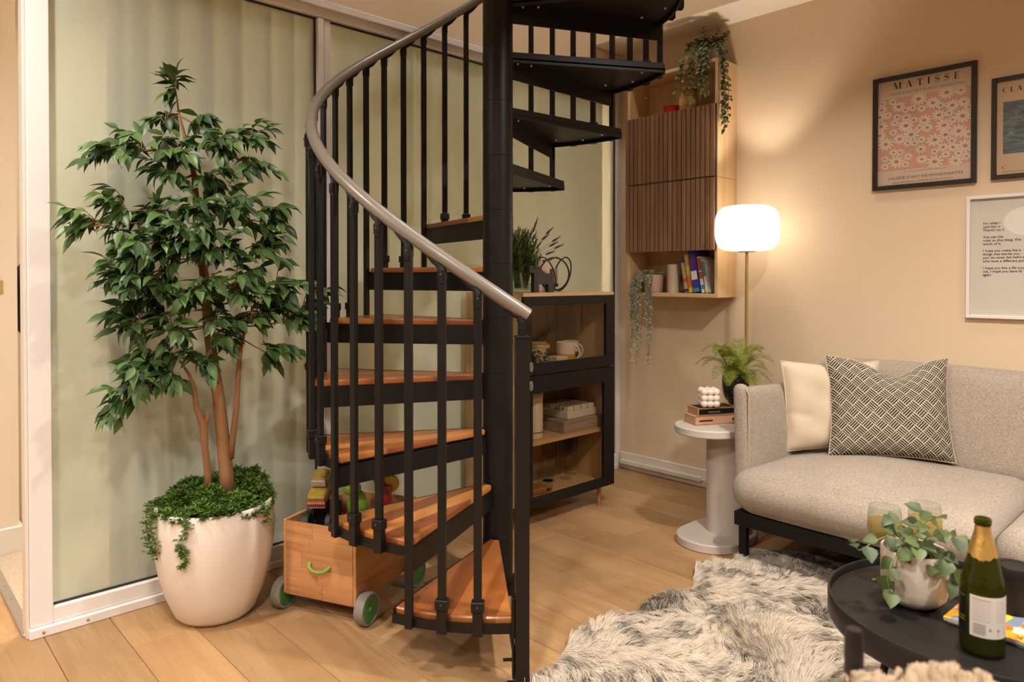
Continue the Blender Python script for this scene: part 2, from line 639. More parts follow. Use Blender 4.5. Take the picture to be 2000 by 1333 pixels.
m_plank = floor_wood()
m_merbau = stave_wood()
m_joint = M('floor_joint', (0.10, 0.055, 0.025), 0.9)
m_wall = M('cream_wall_paint', (0.725, 0.570, 0.390), 0.85, c2=(0.700, 0.545, 0.370), ns=2.0, bmp=0.03, bs=90)
m_ceil = M('ceiling_paint', (0.820, 0.720, 0.600), 0.9, ns=2.0)
m_hall = M('bedroom_wall_paint', (0.760, 0.640, 0.500), 0.85, ns=2.0)
m_frame = M('white_aluminium_frame', (0.800, 0.755, 0.730), 0.38, c2=(0.780, 0.735, 0.710), ns=3)
m_skirt = M('white_gloss_skirting', (0.760, 0.690, 0.610), 0.35, ns=3)
m_seal = M('black_rubber_seal', (0.015, 0.015, 0.014), 0.6)
m_carpet = M('beige_loop_carpet', (0.520, 0.420, 0.310), 1.0, c2=(0.300, 0.230, 0.160), ns=90, bmp=0.8, bs=160)
m_alu = M('aluminium_strip', (0.62, 0.62, 0.60), 0.35, metal=1.0)
m_pane = frosted_pane()
m_curtain = leafmat('linen_curtain', (0.600, 0.540, 0.430), (0.620, 0.560, 0.445), 0.9, 0.55)
m_black = M('black_powder_coat', (0.0065, 0.0056, 0.0050), 0.42, c2=(0.009, 0.0078, 0.007), ns=40, spec=0.26)
m_rail = M('taupe_vinyl_handrail', (0.205, 0.176, 0.146), 0.33, c2=(0.185, 0.158, 0.130), ns=5)
m_bolt = M('steel_bolt', (0.5, 0.48, 0.45), 0.35, metal=1.0)
m_bolt2 = M('blackened_bolt', (0.06, 0.055, 0.05), 0.4, metal=0.6)
m_brass = M('brushed_brass', (0.62, 0.43, 0.17), 0.38, metal=0.75, c2=(0.52, 0.35, 0.13), ns=30)

# ------------------------------------------------------------------ the room
XS, YG, ZC = 3.59, 2.80, 2.62
floor = struct('floor', G().box(-0.75, XS, -0.9, YG + 0.06, -0.06, -0.012).box(-0.75, 0.432, YG + 0.06, 3.742, -0.06, -0.012)
               .box(-4, -0.75, -3.5, 3.742, -0.06, 0).box(-0.75, XS, -3.5, -0.9, -0.06, 0), m_joint, 'oak plank floor')
PW = 0.197
k = -7
x = 0.471 + k * PW
pr = random.Random(21)
while x < XS - 0.01:
    xa, xb = max(x, -0.75), min(x + PW, XS)
    far = 3.742 if xa < 0.42 else YG
    y = far
    y -= pr.uniform(0.25, 1.6)
    ends = [far]
    while y > -0.9:
        ends.append(y)
        y -= pr.choice((1.15, 1.45, 1.8))
    ends.append(-0.9)
    for ya, yb in zip(ends[1:], ends[:-1]):
        g = G().box(-(xb - xa) / 2 + 0.0008, (xb - xa) / 2 - 0.0008, -(yb - ya) / 2 + 0.0008, (yb - ya) / 2 - 0.0008, -0.012, 0.0, 0.0012)
        link('plank', mesh_of('plank', g, m_plank, 0), floor, ((xa + xb) / 2, (ya + yb) / 2, 0))
    x += PW

carpet = struct('floor_bedroom', G().box(0.44, XS, YG + 0.06, 4.2, -0.06, 0.008), m_carpet, 'beige carpet beyond the door opening')
thr = struct('trim_1', G().box(0.418, 0.452, YG + 0.03, 3.742, -0.01, 0.010, 0.004), m_alu, 'aluminium threshold strip between plank floor and carpet')
for i in range(6):
    part(thr, 'screw', G().lathe([(0.0, 0.012), (0.004, 0.0115), (0.0045, 0.009)], 8, (0.435, YG + 0.08 + i * 0.15, 0)), m_bolt)

struct('wall_right', G().box(XS, XS + 0.15, -3.5, 4.2, 0, 5.0), m_wall, 'cream wall behind the sofa')
struct('wall_back', G().box(0.434, XS, YG + 0.01, YG + 0.10, 2.39, 5.0), m_wall, 'cream wall above the glass partition')
struct('ceiling', G().box(3.32, XS, -3.5, YG, ZC, ZC + 0.3).box(-4, 0.95, -3.5, YG, ZC, ZC + 0.3).box(0.95, 3.32, -3.5, 1.15, ZC, ZC + 0.3)
       .box(-4, 0.434, YG, 3.742, ZC, ZC + 0.3), m_ceil, 'pale ceiling with the stair opening')
struct('trim_3', G().box(3.314, 3.320, 1.15, YG, ZC - 0.001, ZC + 0.30), m_wall, 'cream fascia of the stair opening')
struct('wall_upper', G().box(-1.15, -1.0, -1.5, 2.9, ZC + 0.3, 5.0).box(-1.0, XS, -1.65, -1.5, ZC + 0.3, 5.0).box(-1.0, 0.434, YG, YG + 0.1, ZC + 0.3, 5.0), m_wall)
struct('ceiling_upper', G().box(-1.15, XS + 0.15, -1.65, 3.0, 5.0, 5.1), m_ceil)
struct('wall_left', G().box(-4.15, -4, -3.5, 3.742, 0, ZC), m_wall)
struct('wall_front', G().box(-4, XS, -3.65, -3.5, 0, ZC), m_wall)
wh = struct('wall_hall', G().box(-4, 0.543, 3.742, 3.86, 0, 2.62), m_hall, 'cream wall end seen through the opening at far left')
part(wh, 'skirting_board', G().box(-4, 0.556, 3.724, 3.742, 0, 0.118, 0.004).box(0.543, 0.556, 3.742, 3.86, 0, 0.118, 0.004), m_skirt, 0)
part(wh, 'latch_plate', G().box(0.462, 0.492, 3.738, 3.742, 1.135, 1.195, 0.001), m_brass, 0, label='small brass plate')
struct('wall_bedroom', G().box(0.30, XS, 4.2, 4.3, 0, 2.7).box(0.434, XS, YG + 0.1, 4.2, 2.6, 2.7), m_hall)

# glazed partition: posts, rails, panes
gp = struct('wall_glazed', G().box(0.434, 0.501, YG, YG + 0.06, 0.033, 2.39, 0.003), m_frame, 'white framed sliding partition of frosted green glass')
part(gp, 'edge_channel', G().box(0.424, 0.434, YG + 0.006, YG + 0.07, 0.0, 2.39, 0.002), m_skirt, 0)
part(gp, 'mullion', G().box(1.486, 1.516, YG, YG + 0.06, 0.09, 2.33, 0.003), m_frame, 0)
part(gp, 'mullion', G().box(1.519, 1.552, YG + 0.008, YG + 0.06, 0.09, 2.33, 0.003), m_frame, 0)
part(gp, 'jamb', G().box(3.548, XS, YG + 0.004, YG + 0.06, 0.0, 2.39, 0.003), m_frame, 0)
part(gp, 'bottom_rail', G().box(0.501, 3.548, YG, YG + 0.06, 0.033, 0.088, 0.003), m_frame, 0)
part(gp, 'floor_track', G().box(0.430, 3.548, YG - 0.014, YG + 0.06, 0.0, 0.033, 0.003), m_frame, 0)
part(gp, 'top_rail', G().box(0.501, 3.548, YG, YG + 0.06, 2.333, 2.390, 0.003), m_frame, 0)
part(gp, 'top_track', G().box(0.434, 3.548, YG - 0.014, YG, 2.372, 2.405, 0.003), m_frame, 0)
for sx in (0.47, 0.60, 1.1, 1.65, 2.2):
    part(gp, 'screw', G().lathe([(0.0, 0.003), (0.004, 0.0025), (0.005, 0.0)], 8, (sx, YG - 0.014, 0.016), Matrix.Rotation(R(90), 4, 'X')), m_bolt)
for xa, xb in ((0.501, 1.486), (1.552, 3.548)):
    p = part(gp, 'frosted_pane', G().box(xa, xb, YG + 0.028, YG + 0.036, 0.088, 2.333), m_pane, 0)
    part(p, 'glazing_seal', G().box(xa, xb, YG + 0.018, YG + 0.028, 0.088, 0.094).box(xa, xb, YG + 0.018, YG + 0.028, 2.327, 2.333)
         .box(xb - 0.006, xb, YG + 0.018, YG + 0.028, 0.094, 2.327), m_seal, 0)

# curtain behind the glass, pleated
def curtain(x0, x1, ybase, z0, z1, seed):
    g = G()
    r_ = random.Random(seed)
    n = int((x1 - x0) / 0.012)
    ph = [r_.uniform(0, 6.28) for _ in range(4)]
    vs, fs = [], []
    for i in range(n + 1):
        x = x0 + (x1 - x0) * i / n
        y = ybase + 0.042 * math.sin(x * 58 + 1.6 * math.sin(x * 7 + ph[0])) + 0.016 * math.sin(x * 19 + ph[1])
        for th in (0, 0.004):
            for z in (z0, (z0 + z1) / 2, z1):
                vs.append((x, y + th, z))
    for i in range(n):
        a, b = i * 6, (i + 1) * 6
        for q in (0, 1):
            fs.append((a + q, b + q, b + q + 1, a + q + 1))
            fs.append((a + 3 + q, a + 4 + q, b + 4 + q, b + 3 + q))
    return g.add(vs, fs)
solo('curtain', curtain(0.70, 3.53, YG + 0.13, 0.02, 2.50, 3), m_curtain, (2.1, YG + 0.13, 0.02),
     'beige pleated curtain hanging behind the frosted glass', 'curtain', smooth=180)

# skirting and cable trunking along the sofa wall
struct('baseboard_right', G().box(XS - 0.016, XS, -3.5, YG, 0, 0.105, 0.004), m_skirt, 'white skirting along the sofa wall')
struct('trim_2', G().box(XS - 0.040, XS - 0.016, 2.20, YG - 0.02, 0.035, 0.062, 0.003), m_skirt, 'white cable trunking on the skirting')
pts = [(XS - 0.028, 2.21, 0.05), (XS - 0.03, 2.14, 0.046), (XS - 0.034, 2.05, 0.034), (XS - 0.05, 1.95, 0.012), (XS - 0.10, 1.86, 0.006), (3.42, 1.83, 0.012), (3.40, 1.82, 0.02)]
solo('lamp_cable', G().tube(pts, 0.0035, 6), m_skirt, (XS - 0.03, 2.14, 0.006), 'white cable running from the trunking along the skirting', 'cable')

# bag hanging behind the wall end
g = G().puff((0.64, 3.91, 1.11), (0.14, 0.16, 0.36), 0.05, 8, (0.01, 0.02, 0.0))
bag = thing('hanging_bag', (0.64, 3.91, 0.93), 'dark bag hanging beyond the wall end at far left', 'bag')
part(bag, 'body', g, M('dark_navy_nylon', (0.014, 0.015, 0.02), 0.6), 180)
part(bag, 'strap', G().tube([(0.60, 3.85, 1.24), (0.585, 3.87, 1.36), (0.62, 3.95, 1.45), (0.68, 4.05, 1.46), (0.70, 4.19, 1.47)], 0.008, 6), m_seal)
part(bag, 'tag', G().box(0.572, 0.580, 3.82, 3.845, 1.02, 1.07, 0.002), m_frame, 0)

# ------------------------------------------------------------------ spiral staircase
STEP, TOP0, SPAN, PITCH_A, A0 = 0.2095, 0.203, 31.0, 25.7, -85.0
stair = thing('spiral_staircase', (1.851, 2.048, 0), 'black steel spiral staircase with orange-brown wooden treads and taupe handrail', 'staircase', rotz=YAW - 90)
def pol(a, r, z):
    return (r * math.cos(R(a)), r * math.sin(R(a)), z)
part(stair, 'base_flange', G().lathe([(0.0, 0.0), (0.11, 0.0), (0.11, 0.008), (0.105, 0.01), (0.0, 0.01)], 40), m_black, local=True)
sl = mesh_of('column_sleeve', G().lathe([(0.05, 0.0002), (0.0578, 0.0002), (0.0585, 0.0010), (0.0585, 0.2086), (0.0578, 0.2093), (0.05, 0.2093)], 40), m_black)
for n in range(14):
    link('column_sleeve', sl, stair, (0, 0, TOP0 - 0.2095 + 0.0075 + n * 0.2095))
part(stair, 'column_core', G().lathe([(0.0, 0.0), (0.0565, 0.0), (0.0565, 2.93), (0.0, 2.93)], 32), m_black, local=True)

arc = [-SPAN * i / 10 for i in range(11)]
def sector(r0, r1, a0, a1, n=10):
    an = [a0 + (a1 - a0) * i / n for i in range(n + 1)]
    return [pol(a, r1, 0)[:2] for a in an] + [pol(a, r0, 0)[:2] for a in (a1, a1 + (a0 - a1) * 0.5, a0)]
gt = G().prism(sector(0.05, 0.700, 0, -SPAN), -0.029, -0.022)
fl_ = G().box(0.056, 0.700, -0.006, 0.0, -0.098, -0.022, 0.002)
gt.add(fl_.v, fl_.f)
rr = G().box(0.056, 0.700, 0.0, 0.006, -0.040, 0.001, 0.002).xf(Matrix.Rotation(R(-SPAN), 4, 'Z'))
gt.add(rr.v, rr.f)
rim = []
for a in arc:
    rim.append(a)
vs, fs = [], []
for a in arc:
    for r_, z_ in ((0.694, -0.044), (0.703, -0.044), (0.703, -0.016), (0.694, -0.016)):
        vs.append(pol(a, r_, z_))
for i in range(10):
    for q in range(4):
        fs.append((i * 4 + q, (i + 1) * 4 + q, (i + 1) * 4 + (q + 1) % 4, i * 4 + (q + 1) % 4))
fs += [(0, 1, 2, 3), (40, 43, 42, 41)]
gt.add(vs, fs)
hub = G().lathe([(0.0575, -0.098), (0.0592, -0.098), (0.0592, -0.022), (0.0575, -0.022)], 32, close=True)
gt.add(hub.v, hub.f)
me_tray = mesh_of('tread_tray', gt, m_black, 30)
me_board = mesh_of('tread_board', G().prism(sector(0.068, 0.690, -0.35, -SPAN + 0.3, 12), -0.0215, 0.0, 0.004), m_merbau, 30)
bolt_prof = [(0.0, -0.006), (0.004, -0.0055), (0.0055, -0.003), (0.006, 0.0)]
me_bolt = mesh_of('bolt', G().lathe(bolt_prof, 10), m_bolt)
def ztop(n):
    return TOP0 + STEP * n
for n in range(12):
    a = A0 - PITCH_A * n
    t = link('tread', me_tray, stair, (0, 0, ztop(n)), a)
    link('tread_board', me_board, t)
    if n >= 7:
        for (aa, r_) in ((-4, 0.10), (-9, 0.16), (-5, 0.60), (-26, 0.14), (-27, 0.62), (-15, 0.66)):
            link('bolt', me_bolt, t, pol(aa, r_, -0.029))

def rail_z(a):
    return 1.122 + STEP / PITCH_A * (A0 - a)
RR = 0.700
ra = [-81.6 - i * (285.0 / 180) for i in range(181)]
hr = part(stair, 'handrail', G().tube([pol(a, RR, rail_z(a)) for a in ra], 0.0205, 16), m_rail, 60, local=True)
def rotz_box(a, r, w, d, z0, z1, b=0.0012):
    return G().box(r - d / 2, r + d / 2, -w / 2, w / 2, z0, z1, b).xf(Matrix.Rotation(R(a), 4, 'Z'))
for k in range(1, 33):
    a = A0 - PITCH_A / 3 * k
    mid = k % 3 != 0
    zt = ztop(k // 3 if mid else k // 3 - 1)
    z0 = zt - 0.044
    z1 = rail_z(a) - 0.045
    rb = 0.712
    b = part(stair, 'baluster', rotz_box(a, rb, 0.0235, 0.016, z0, z1), m_black, 0, local=True)
    if mid:
        part(b, 'foot_clamp', rotz_box(a, rb, 0.030, 0.024, z0, z0 + 0.072, 0.002), m_black, 0, local=True)
        part(b, 'foot_collar', rotz_box(a, rb, 0.038, 0.030, z0 + 0.072, z0 + 0.102, 0.002), m_black, 0, local=True)
        part(b, 'collar_bolt', G().sphere(pol(a, rb + 0.016, z0 + 0.088), 0.0040, 8, 5), m_bolt2, local=True)
    # cranked bracket flaring up the rail
    p0 = Vector(pol(a, rb, z1 - 0.03))
    pts = [p0, Vector(pol(a, rb, z1 + 0.008)), Vector(pol(a - 0.5, 0.707, z1 + 0.024)), Vector(pol(a - 2.2, 0.702, rail_z(a - 2.2) - 0.027)), Vector(pol(a - 4.2, 0.70, rail_z(a - 4.2) - 0.020))]
    gb = G().tube(pts, [0.013, 0.0135, 0.012, 0.009, 0.006], 8)
    gb.box(-0.012, 0.012, -0.012, 0.012, -0.02, 0.012, 0.002, Matrix.Translation(Vector(pol(a, rb, z1))) @ Matrix.Rotation(R(a), 4, 'Z'))
    part(b, 'rail_bracket', gb, m_black, local=True)
    part(b, 'bracket_bolt', G().sphere(pol(a, rb + 0.0125, z1 - 0.004), 0.0036, 8, 5), m_bolt2, local=True)
# newel post
na = -83.2
nw = part(stair, 'newel_post', rotz_box(na, 0.712, 0.040, 0.040, 0.0, 1.028, 0.002), m_black, 0, local=True)
part(nw, 'newel_cap', rotz_box(na, 0.712, 0.042, 0.042, 1.028, 1.036, 0.003), m_black, 0, local=True)
part(nw, 'rail_stalk', rotz_box(na, 0.708, 0.022, 0.018, 1.036, 1.085, 0.001), m_black, 0, local=True)
gb = G().tube([pol(na, 0.708, 1.07), pol(na - 0.4, 0.704, 1.092), pol(na - 1.8, 0.701, rail_z(na - 1.8) - 0.026), pol(na - 3.6, 0.70, rail_z(na - 3.6) - 0.02)], [0.012, 0.012, 0.009, 0.006], 8)
part(nw, 'rail_bracket', gb, m_black, local=True)
part(nw, 'fixing_plate', rotz_box(na - 2.0, 0.698, 0.010, 0.034, 0.15, 0.27, 0.002), m_black, 0, local=True)
part(nw, 'fixing_plate', rotz_box(na - 2.0, 0.700, 0.006, 0.030, 0.03, 0.13, 0.002), m_black, 0, local=True)
part(nw, 'bolt', G().cyl(pol(na - 4.4, 0.705, 0.085), pol(na - 1.9, 0.705, 0.085), 0.005, n=8), m_black, local=True)
part(nw, 'foot_plate', rotz_box(na, 0.712, 0.08, 0.08, 0.0, 0.006, 0.002), m_black, 0, local=True)
# ------------------------------------------------------------------ display cabinet
m_oak = wood('pale_oak_veneer', (0.560, 0.370, 0.190), (0.620, 0.425, 0.230), (0.440, 0.270, 0.125), 'Z', 1.0, 0.5, rnd=False)
m_oakx = wood('pale_oak_veneer_cross', (0.560, 0.370, 0.190), (0.620, 0.425, 0.230), (0.440, 0.270, 0.125), 'X', 1.0, 0.5, rnd=False)
m_doorblk = M('black_brown_lacquer', (0.0085, 0.0070, 0.0060), 0.45, c2=(0.011, 0.009, 0.0078), ns=30, spec=0.26)
m_clear = glass('clear_glass', (0.93, 0.95, 0.93), 0.0, 1.4)
m_tint = glass('smoked_door_glass', (0.88, 0.84, 0.78), 0.02, 1.35)
m_grey = M('grey_satin_metal', (0.42, 0.40, 0.38), 0.35, metal=0.8)
m_leg = M('copper_stained_leg', (0.42, 0.17, 0.075), 0.4)
CX0, CX1, CY0, CY1, CZ0, CZ1 = 2.290, 2.960, 2.352, 2.775, 0.112, 1.135
cab = thing('display_cabinet', (2.625, 2.56, 0), 'black cabinet with two glass doors on slim legs beside the staircase', 'cabinet')
yb = CY0 + 0.020
part(cab, 'side_panel', G().box(CX0, CX0 + 0.018, yb, CY1, CZ0, CZ1 - 0.018, 0.001), m_oak, 0)
part(cab, 'side_panel', G().box(CX1 - 0.018, CX1, yb, CY1, CZ0, CZ1 - 0.018, 0.001), m_oak, 0)
part(cab, 'top_panel', G().box(CX0, CX1, CY0 + 0.004, CY1, CZ1 - 0.018, CZ1, 0.0015), m_oakx, 0)
part(cab, 'bottom_panel', G().box(CX0 + 0.018, CX1 - 0.018, yb, CY1, CZ0, CZ0 + 0.018), m_oakx, 0)
part(cab, 'back_panel', G().box(CX0 + 0.018, CX1 - 0.018, CY1 - 0.006, CY1, CZ0 + 0.018, CZ1 - 0.018), m_oak, 0)
part(cab, 'shelf', G().box(CX0 + 0.018, CX1 - 0.018, yb + 0.004, CY1 - 0.006, 0.742, 0.765), m_oakx, 0)
part(cab, 'shelf', G().box(CX0 + 0.018, CX1 - 0.018, yb + 0.02, CY1 - 0.006, 0.397, 0.415), m_oakx, 0)
def door(z0, z1, ox0, ox1, oz0, oz1, hz):
    g = G().box(CX0, ox0, CY0, yb, z0, z1, 0.0015).box(ox1, CX1, CY0, yb, z0, z1, 0.0015)
    g.box(ox0, ox1, CY0, yb, z0, oz0, 0.0015).box(ox0, ox1, CY0, yb, oz1, z1, 0.0015)
    d = part(cab, 'door', g, m_doorblk, 0, label='black framed glass door')
    part(d, 'door_glass', G().box(ox0, ox1, CY0 + 0.008, CY0 + 0.012, oz0, oz1), m_tint, 0)
    h = [(2.331 + 0.012 * math.cos(t), hz + 0.024 * math.sin(t)) for t in [2 * math.pi * i / 24 for i in range(24)]]
    gh = G().prism(h, 0, 0.010, 0.002).xf(Matrix.Translation((0, CY0, 0)) @ Matrix(((1, 0, 0, 0), (0, 0, -1, 0), (0, 1, 0, 0), (0, 0, 0, 1))))
    part(d, 'handle', gh, m_grey, label='oval grey handle')
door(0.745, 1.117, 2.343, 2.892, 0.800, 1.074, 0.787)
door(0.114, 0.739, 2.350, 2.877, 0.160, 0.660, 0.698)
for lx in (2.35, 2.895):
    for ly in (2.405, 2.73):
        part(cab, 'leg', G().cyl((lx, ly, 0), (lx, ly, CZ0), 0.010, 0.0125, 14), m_leg)

# things on the upper shelf
def mug(name, x, y, z, r, h, top, bot, label, ang, group='mugs in the cabinet'):
    t = thing(name, (x, y, z), label, 'mug', group)
    hs = h * 0.46
    part(t, 'lower_body', G().lathe([(0.0, 0), (r * 0.88, 0), (r * 0.96, 0.004), (r, 0.012), (r, hs)], 28, (x, y, z)), bot, 40)
    part(t, 'upper_body', G().lathe([(r, hs), (r, h - 0.002), (r - 0.002, h), (r - 0.005, h - 0.002), (r - 0.005, hs)], 28, (x, y, z), close=True), top, 40)
    d = Vector((math.cos(ang), math.sin(ang), 0))
    pts = []
    for i in range(9):
        a = -1.35 + 2.7 * i / 8
        p = d * (r + math.cos(a) * 0.030 - 0.008) + Vector((0, 0, h * 0.5 + math.sin(a) * h * 0.33))
        pts.append(Vector((x, y, z)) + p)
    part(t, 'handle', G().tube(pts, 0.0055, 8), top)
m_white = M('white_glaze', (0.74, 0.68, 0.60), 0.3, ns=6)
m_mustard = M('mustard_glaze', (0.60, 0.34, 0.03), 0.35, ns=6)
m_dkgreen = M('dark_green_glaze', (0.03, 0.055, 0.045), 0.35, ns=6)
ARX = R(YAW - 90)
mug('mug', 2.700, 2.465, 0.765, 0.050, 0.112, m_white, m_mustard, 'white mug with a mustard lower half inside the cabinet', ARX)
mug('mug', 2.835, 2.555, 0.765, 0.044, 0.104, m_white, m_dkgreen, 'white and dark green mug nearest the right side of the cabinet', ARX)
mug('mug', 2.640, 2.610, 0.765, 0.047, 0.105, m_white, m_dkgreen, 'white and dark green mug half hidden behind the lidded jar', R(180))
jt = thing('storage_jar', (2.480, 2.445, 0.765), 'small glass jar of pale pieces with a wooden lid in the cabinet', 'jar')
part(jt, 'glass_body', G().lathe([(0.0, 0), (0.050, 0), (0.054, 0.006), (0.054, 0.088), (0.048, 0.095)], 28, (2.48, 2.445, 0.765)), m_clear)
gq = G()
for i in range(70):
    a, r_ = rng.uniform(0, 6.28), 0.042 * math.sqrt(rng.random())
    gq.sphere((2.48 + r_ * math.cos(a), 2.445 + r_ * math.sin(a), 0.775 + rng.random() * 0.066), 0.008, 6, 4, (1, 1, 0.7))
part(jt, 'contents', gq, M('pale_shells', (0.62, 0.55, 0.46), 0.6, c2=(0.35, 0.28, 0.2), ns=60), kind='stuff')
part(jt, 'lid', G().lathe([(0.0, 0.0965), (0.055, 0.0965), (0.056, 0.100), (0.056, 0.112), (0.054, 0.115), (0.0, 0.115)], 28, (2.48, 2.445, 0.765)), wood('jar_lid_wood', (0.55, 0.35, 0.18), (0.62, 0.42, 0.22), (0.45, 0.27, 0.12), 'X', 2))
m_cst = M('pink_marble_coaster', (0.70, 0.52, 0.45), 0.4, c2=(0.75, 0.66, 0.6), ns=20)
for i in range(4):
    solo('coaster', G().box(2.548, 2.628, 2.385, 2.455, 0.765 + i * 0.0125, 0.7765 + i * 0.0125, 0.002), m_cst, (2.588, 2.42, 0.765 + i * 0.0125),
         ('lowest', 'second from bottom', 'third from bottom', 'topmost')[i] + ' pink coaster in the small stack beside the mustard mug', 'coaster', 'pink coasters in the cabinet', 0)
# dried palm spray lying behind the mugs
g = G()
for i in range(16):
    t_ = i / 15
    p = Vector((2.62 + 0.26 * t_, 2.70, 0.80 + 0.14 * t_))
    for s_ in (-1, 1):
        q = p + Vector((0.03 * (1 - t_) + 0.01, 0, s_ * 0.05 * (1 - 0.6 * t_) + 0.02))
        g.tube([p, (p + q) / 2 + Vector((0, -0.004, 0)), q], [0.003, 0.005, 0.0008], 4)
g.tube([(2.56, 2.70, 0.768), (2.62, 2.70, 0.80), (2.90, 2.70, 0.955)], [0.003, 0.003, 0.0015], 5)
solo('dried_palm', g, M('dried_palm_brown', (0.20, 0.14, 0.07), 0.8), (2.62, 2.70, 0.765), 'dried palm spray leaning behind the mugs', 'dried plant')

# lower shelf
m_cream = M('cream_enamel', (0.66, 0.56, 0.45), 0.4, ns=4)
ct = thing('storage_canister', (2.468, 2.475, 0.415), 'tall cream canister on the lower cabinet shelf', 'canister')
part(ct, 'body', G().lathe([(0.0, 0), (0.049, 0), (0.052, 0.004), (0.052, 0.195), (0.050, 0.198), (0.0, 0.198)], 32, (2.468, 2.475, 0.415)), m_cream)
part(ct, 'lid', G().lathe([(0.0, 0.198), (0.053, 0.198), (0.054, 0.202), (0.053, 0.222), (0.050, 0.225), (0.0, 0.225)], 32, (2.468, 2.475, 0.415)), m_cream)
part(ct, 'band', G().lathe([(0.0522, 0.030), (0.0530, 0.030), (0.0530, 0.034), (0.0522, 0.034)], 32, (2.468, 2.475, 0.415), close=True), m_black)
m_gw = wood('weathered_grey_wood', (0.330, 0.255, 0.200), (0.400, 0.315, 0.250), (0.230, 0.170, 0.125), 'X', 1.2, 0.7, rnd=False)
bx = thing('wooden_box', (2.79, 2.56, 0.415), 'grey weathered wooden box under the white block in the cabinet', 'box')
part(bx, 'body', G().box(2.640, 2.935, 2.420, 2.690, 0.415, 0.460, 0.002), m_gw, 0)
part(bx, 'lid', G().box(2.640, 2.935, 2.420, 2.690, 0.4605, 0.476, 0.002), m_gw, 0)
wb = thing('toy_block_tray', (2.81, 2.55, 0.476), 'white stud-topped block lying on the grey wooden box', 'block')
part(wb, 'base', G().box(2.696, 2.925, 2.445, 2.650, 0.476, 0.514, 0.003), m_white, 0)
stud = mesh_of('stud', G().box(-0.021, 0.021, -0.019, 0.019, 0, 0.024, 0.003), m_white, 0)
for i in range(4):
    for j in range(4):
        link('stud', stud, wb, (2.696 + 0.031 + i * 0.0555 - 2.81, 2.445 + 0.028 + j * 0.0495 - 2.55, 0.514 - 0.476))
bk = thing('black_box', (2.66, 2.72, 0.415), 'tall black printed box behind the white block', 'box')
part(bk, 'carton', G().box(2.585, 2.735, 2.695, 2.760, 0.415, 0.665, 0.002), m_black, 0)
part(bk, 'print', G().box(2.64, 2.72, 2.6935, 2.6950, 0.625, 0.633).box(2.64, 2.715, 2.6935, 2.6950, 0.605, 0.613).box(2.64, 2.70, 2.6935, 2.6950, 0.585, 0.593), m_grey, 0)

# glassware on the cabinet floor
ZB = CZ0 + 0.018
def wineglass(name, x, y, z, r, h, label, group, cat='wine glass', liquid=None):
    t = thing(name, (x, y, z), label, cat, group)
    hb = h * 0.45
    prof = [(0.0, 0.003), (0.030, 0.0), (0.033, 0.0015), (0.030, 0.003), (0.006, 0.007), (0.0035, 0.014), (0.0035, hb - 0.012), (0.008, hb),
            (r * 0.55, hb + 0.010), (r * 0.9, hb + 0.028), (r, hb + 0.050), (r * 0.97, h - 0.02), (r * 0.90, h)]
    part(t, 'glass', G().lathe(prof[:-1] + [(r * 0.90, h), (r * 0.88, h), (r * 0.95, h - 0.02), (r * 0.98, hb + 0.05), (r * 0.86, hb + 0.029), (0.0, hb + 0.012)], 32, (x, y, z)), m_clear, 40)
    if liquid:
        zl = hb + 0.072
        part(t, 'wine', G().lathe([(0.0, hb + 0.0135), (r * 0.5, hb + 0.016), (r * 0.84, hb + 0.031), (r * 0.965, hb + 0.052), (r * 0.962, zl), (0.0, zl)], 28, (x, y, z)), liquid, 40)
    return t
for i, (x, y) in enumerate(((2.705, 2.59), (2.800, 2.555), (2.890, 2.60))):
    wineglass('wine_glass', x, y, ZB, 0.040, 0.24, ('left', 'middle', 'right')[i] + ' of the three wine glasses on the cabinet floor', 'wine glasses in the cabinet')
for i, (x, y) in enumerate(((2.560, 2.475), (2.450, 2.52))):
    solo('tumbler', G().lathe([(0.0, 0.0), (0.036, 0.0), (0.044, 0.11), (0.042, 0.11), (0.035, 0.008), (0.0, 0.008)], 28, (x, y, ZB)), m_clear, (x, y, ZB),
         ('clear tumbler beside the wooden coaster stack', 'clear tumbler behind the wooden coaster stack')[i], 'tumbler', 'tumblers in the cabinet')
m_teak = wood('teak', (0.300, 0.115, 0.035), (0.380, 0.160, 0.055), (0.20, 0.07, 0.02), 'X', 2, 0.5)
for i in range(4):
    o = solo('wooden_coaster', G().box(-0.05, 0.05, -0.045, 0.045, 0, 0.014, 0.002).box(-0.05, 0.05, -0.004, 0.004, 0.014, 0.0145), m_teak, (2.425, 2.425, ZB + i * 0.0152),
             ('lowest', 'second from bottom', 'third from bottom', 'topmost')[i] + ' square wooden coaster in the stack on the cabinet floor', 'coaster', 'wooden coasters in the cabinet', 0, 4 - i * 3, local=True)

# ------------------------------------------------------------------ on top of the cabinet
ZT = CZ1
vs_ = thing('flower_vase', (2.455, 2.545, ZT), 'glass vase of green lavender on top of the cabinet', 'vase')
part(vs_, 'glass', G().lathe([(0.0, 0.0), (0.060, 0.0), (0.062, 0.003), (0.062, 0.140), (0.059, 0.140), (0.059, 0.010), (0.0, 0.010)], 36, (2.455, 2.545, ZT)), m_clear, 40)
part(vs_, 'water', G().lathe([(0.0, 0.011), (0.0575, 0.011), (0.0575, 0.045), (0.0, 0.045)], 32, (2.455, 2.545, ZT)), glass('vase_water', (0.80, 0.86, 0.78), 0.0, 1.33), 40)
m_lav = leafmat('lavender_leaf', (0.060, 0.105, 0.018), (0.190, 0.270, 0.060), 0.55, 0.2)
m_lavfl = M('lavender_flower', (0.075, 0.045, 0.075), 0.8, c2=(0.045, 0.03, 0.05), ns=80)
m_stem = M('green_stem', (0.13, 0.17, 0.05), 0.6)
g = G()
fl_g = []
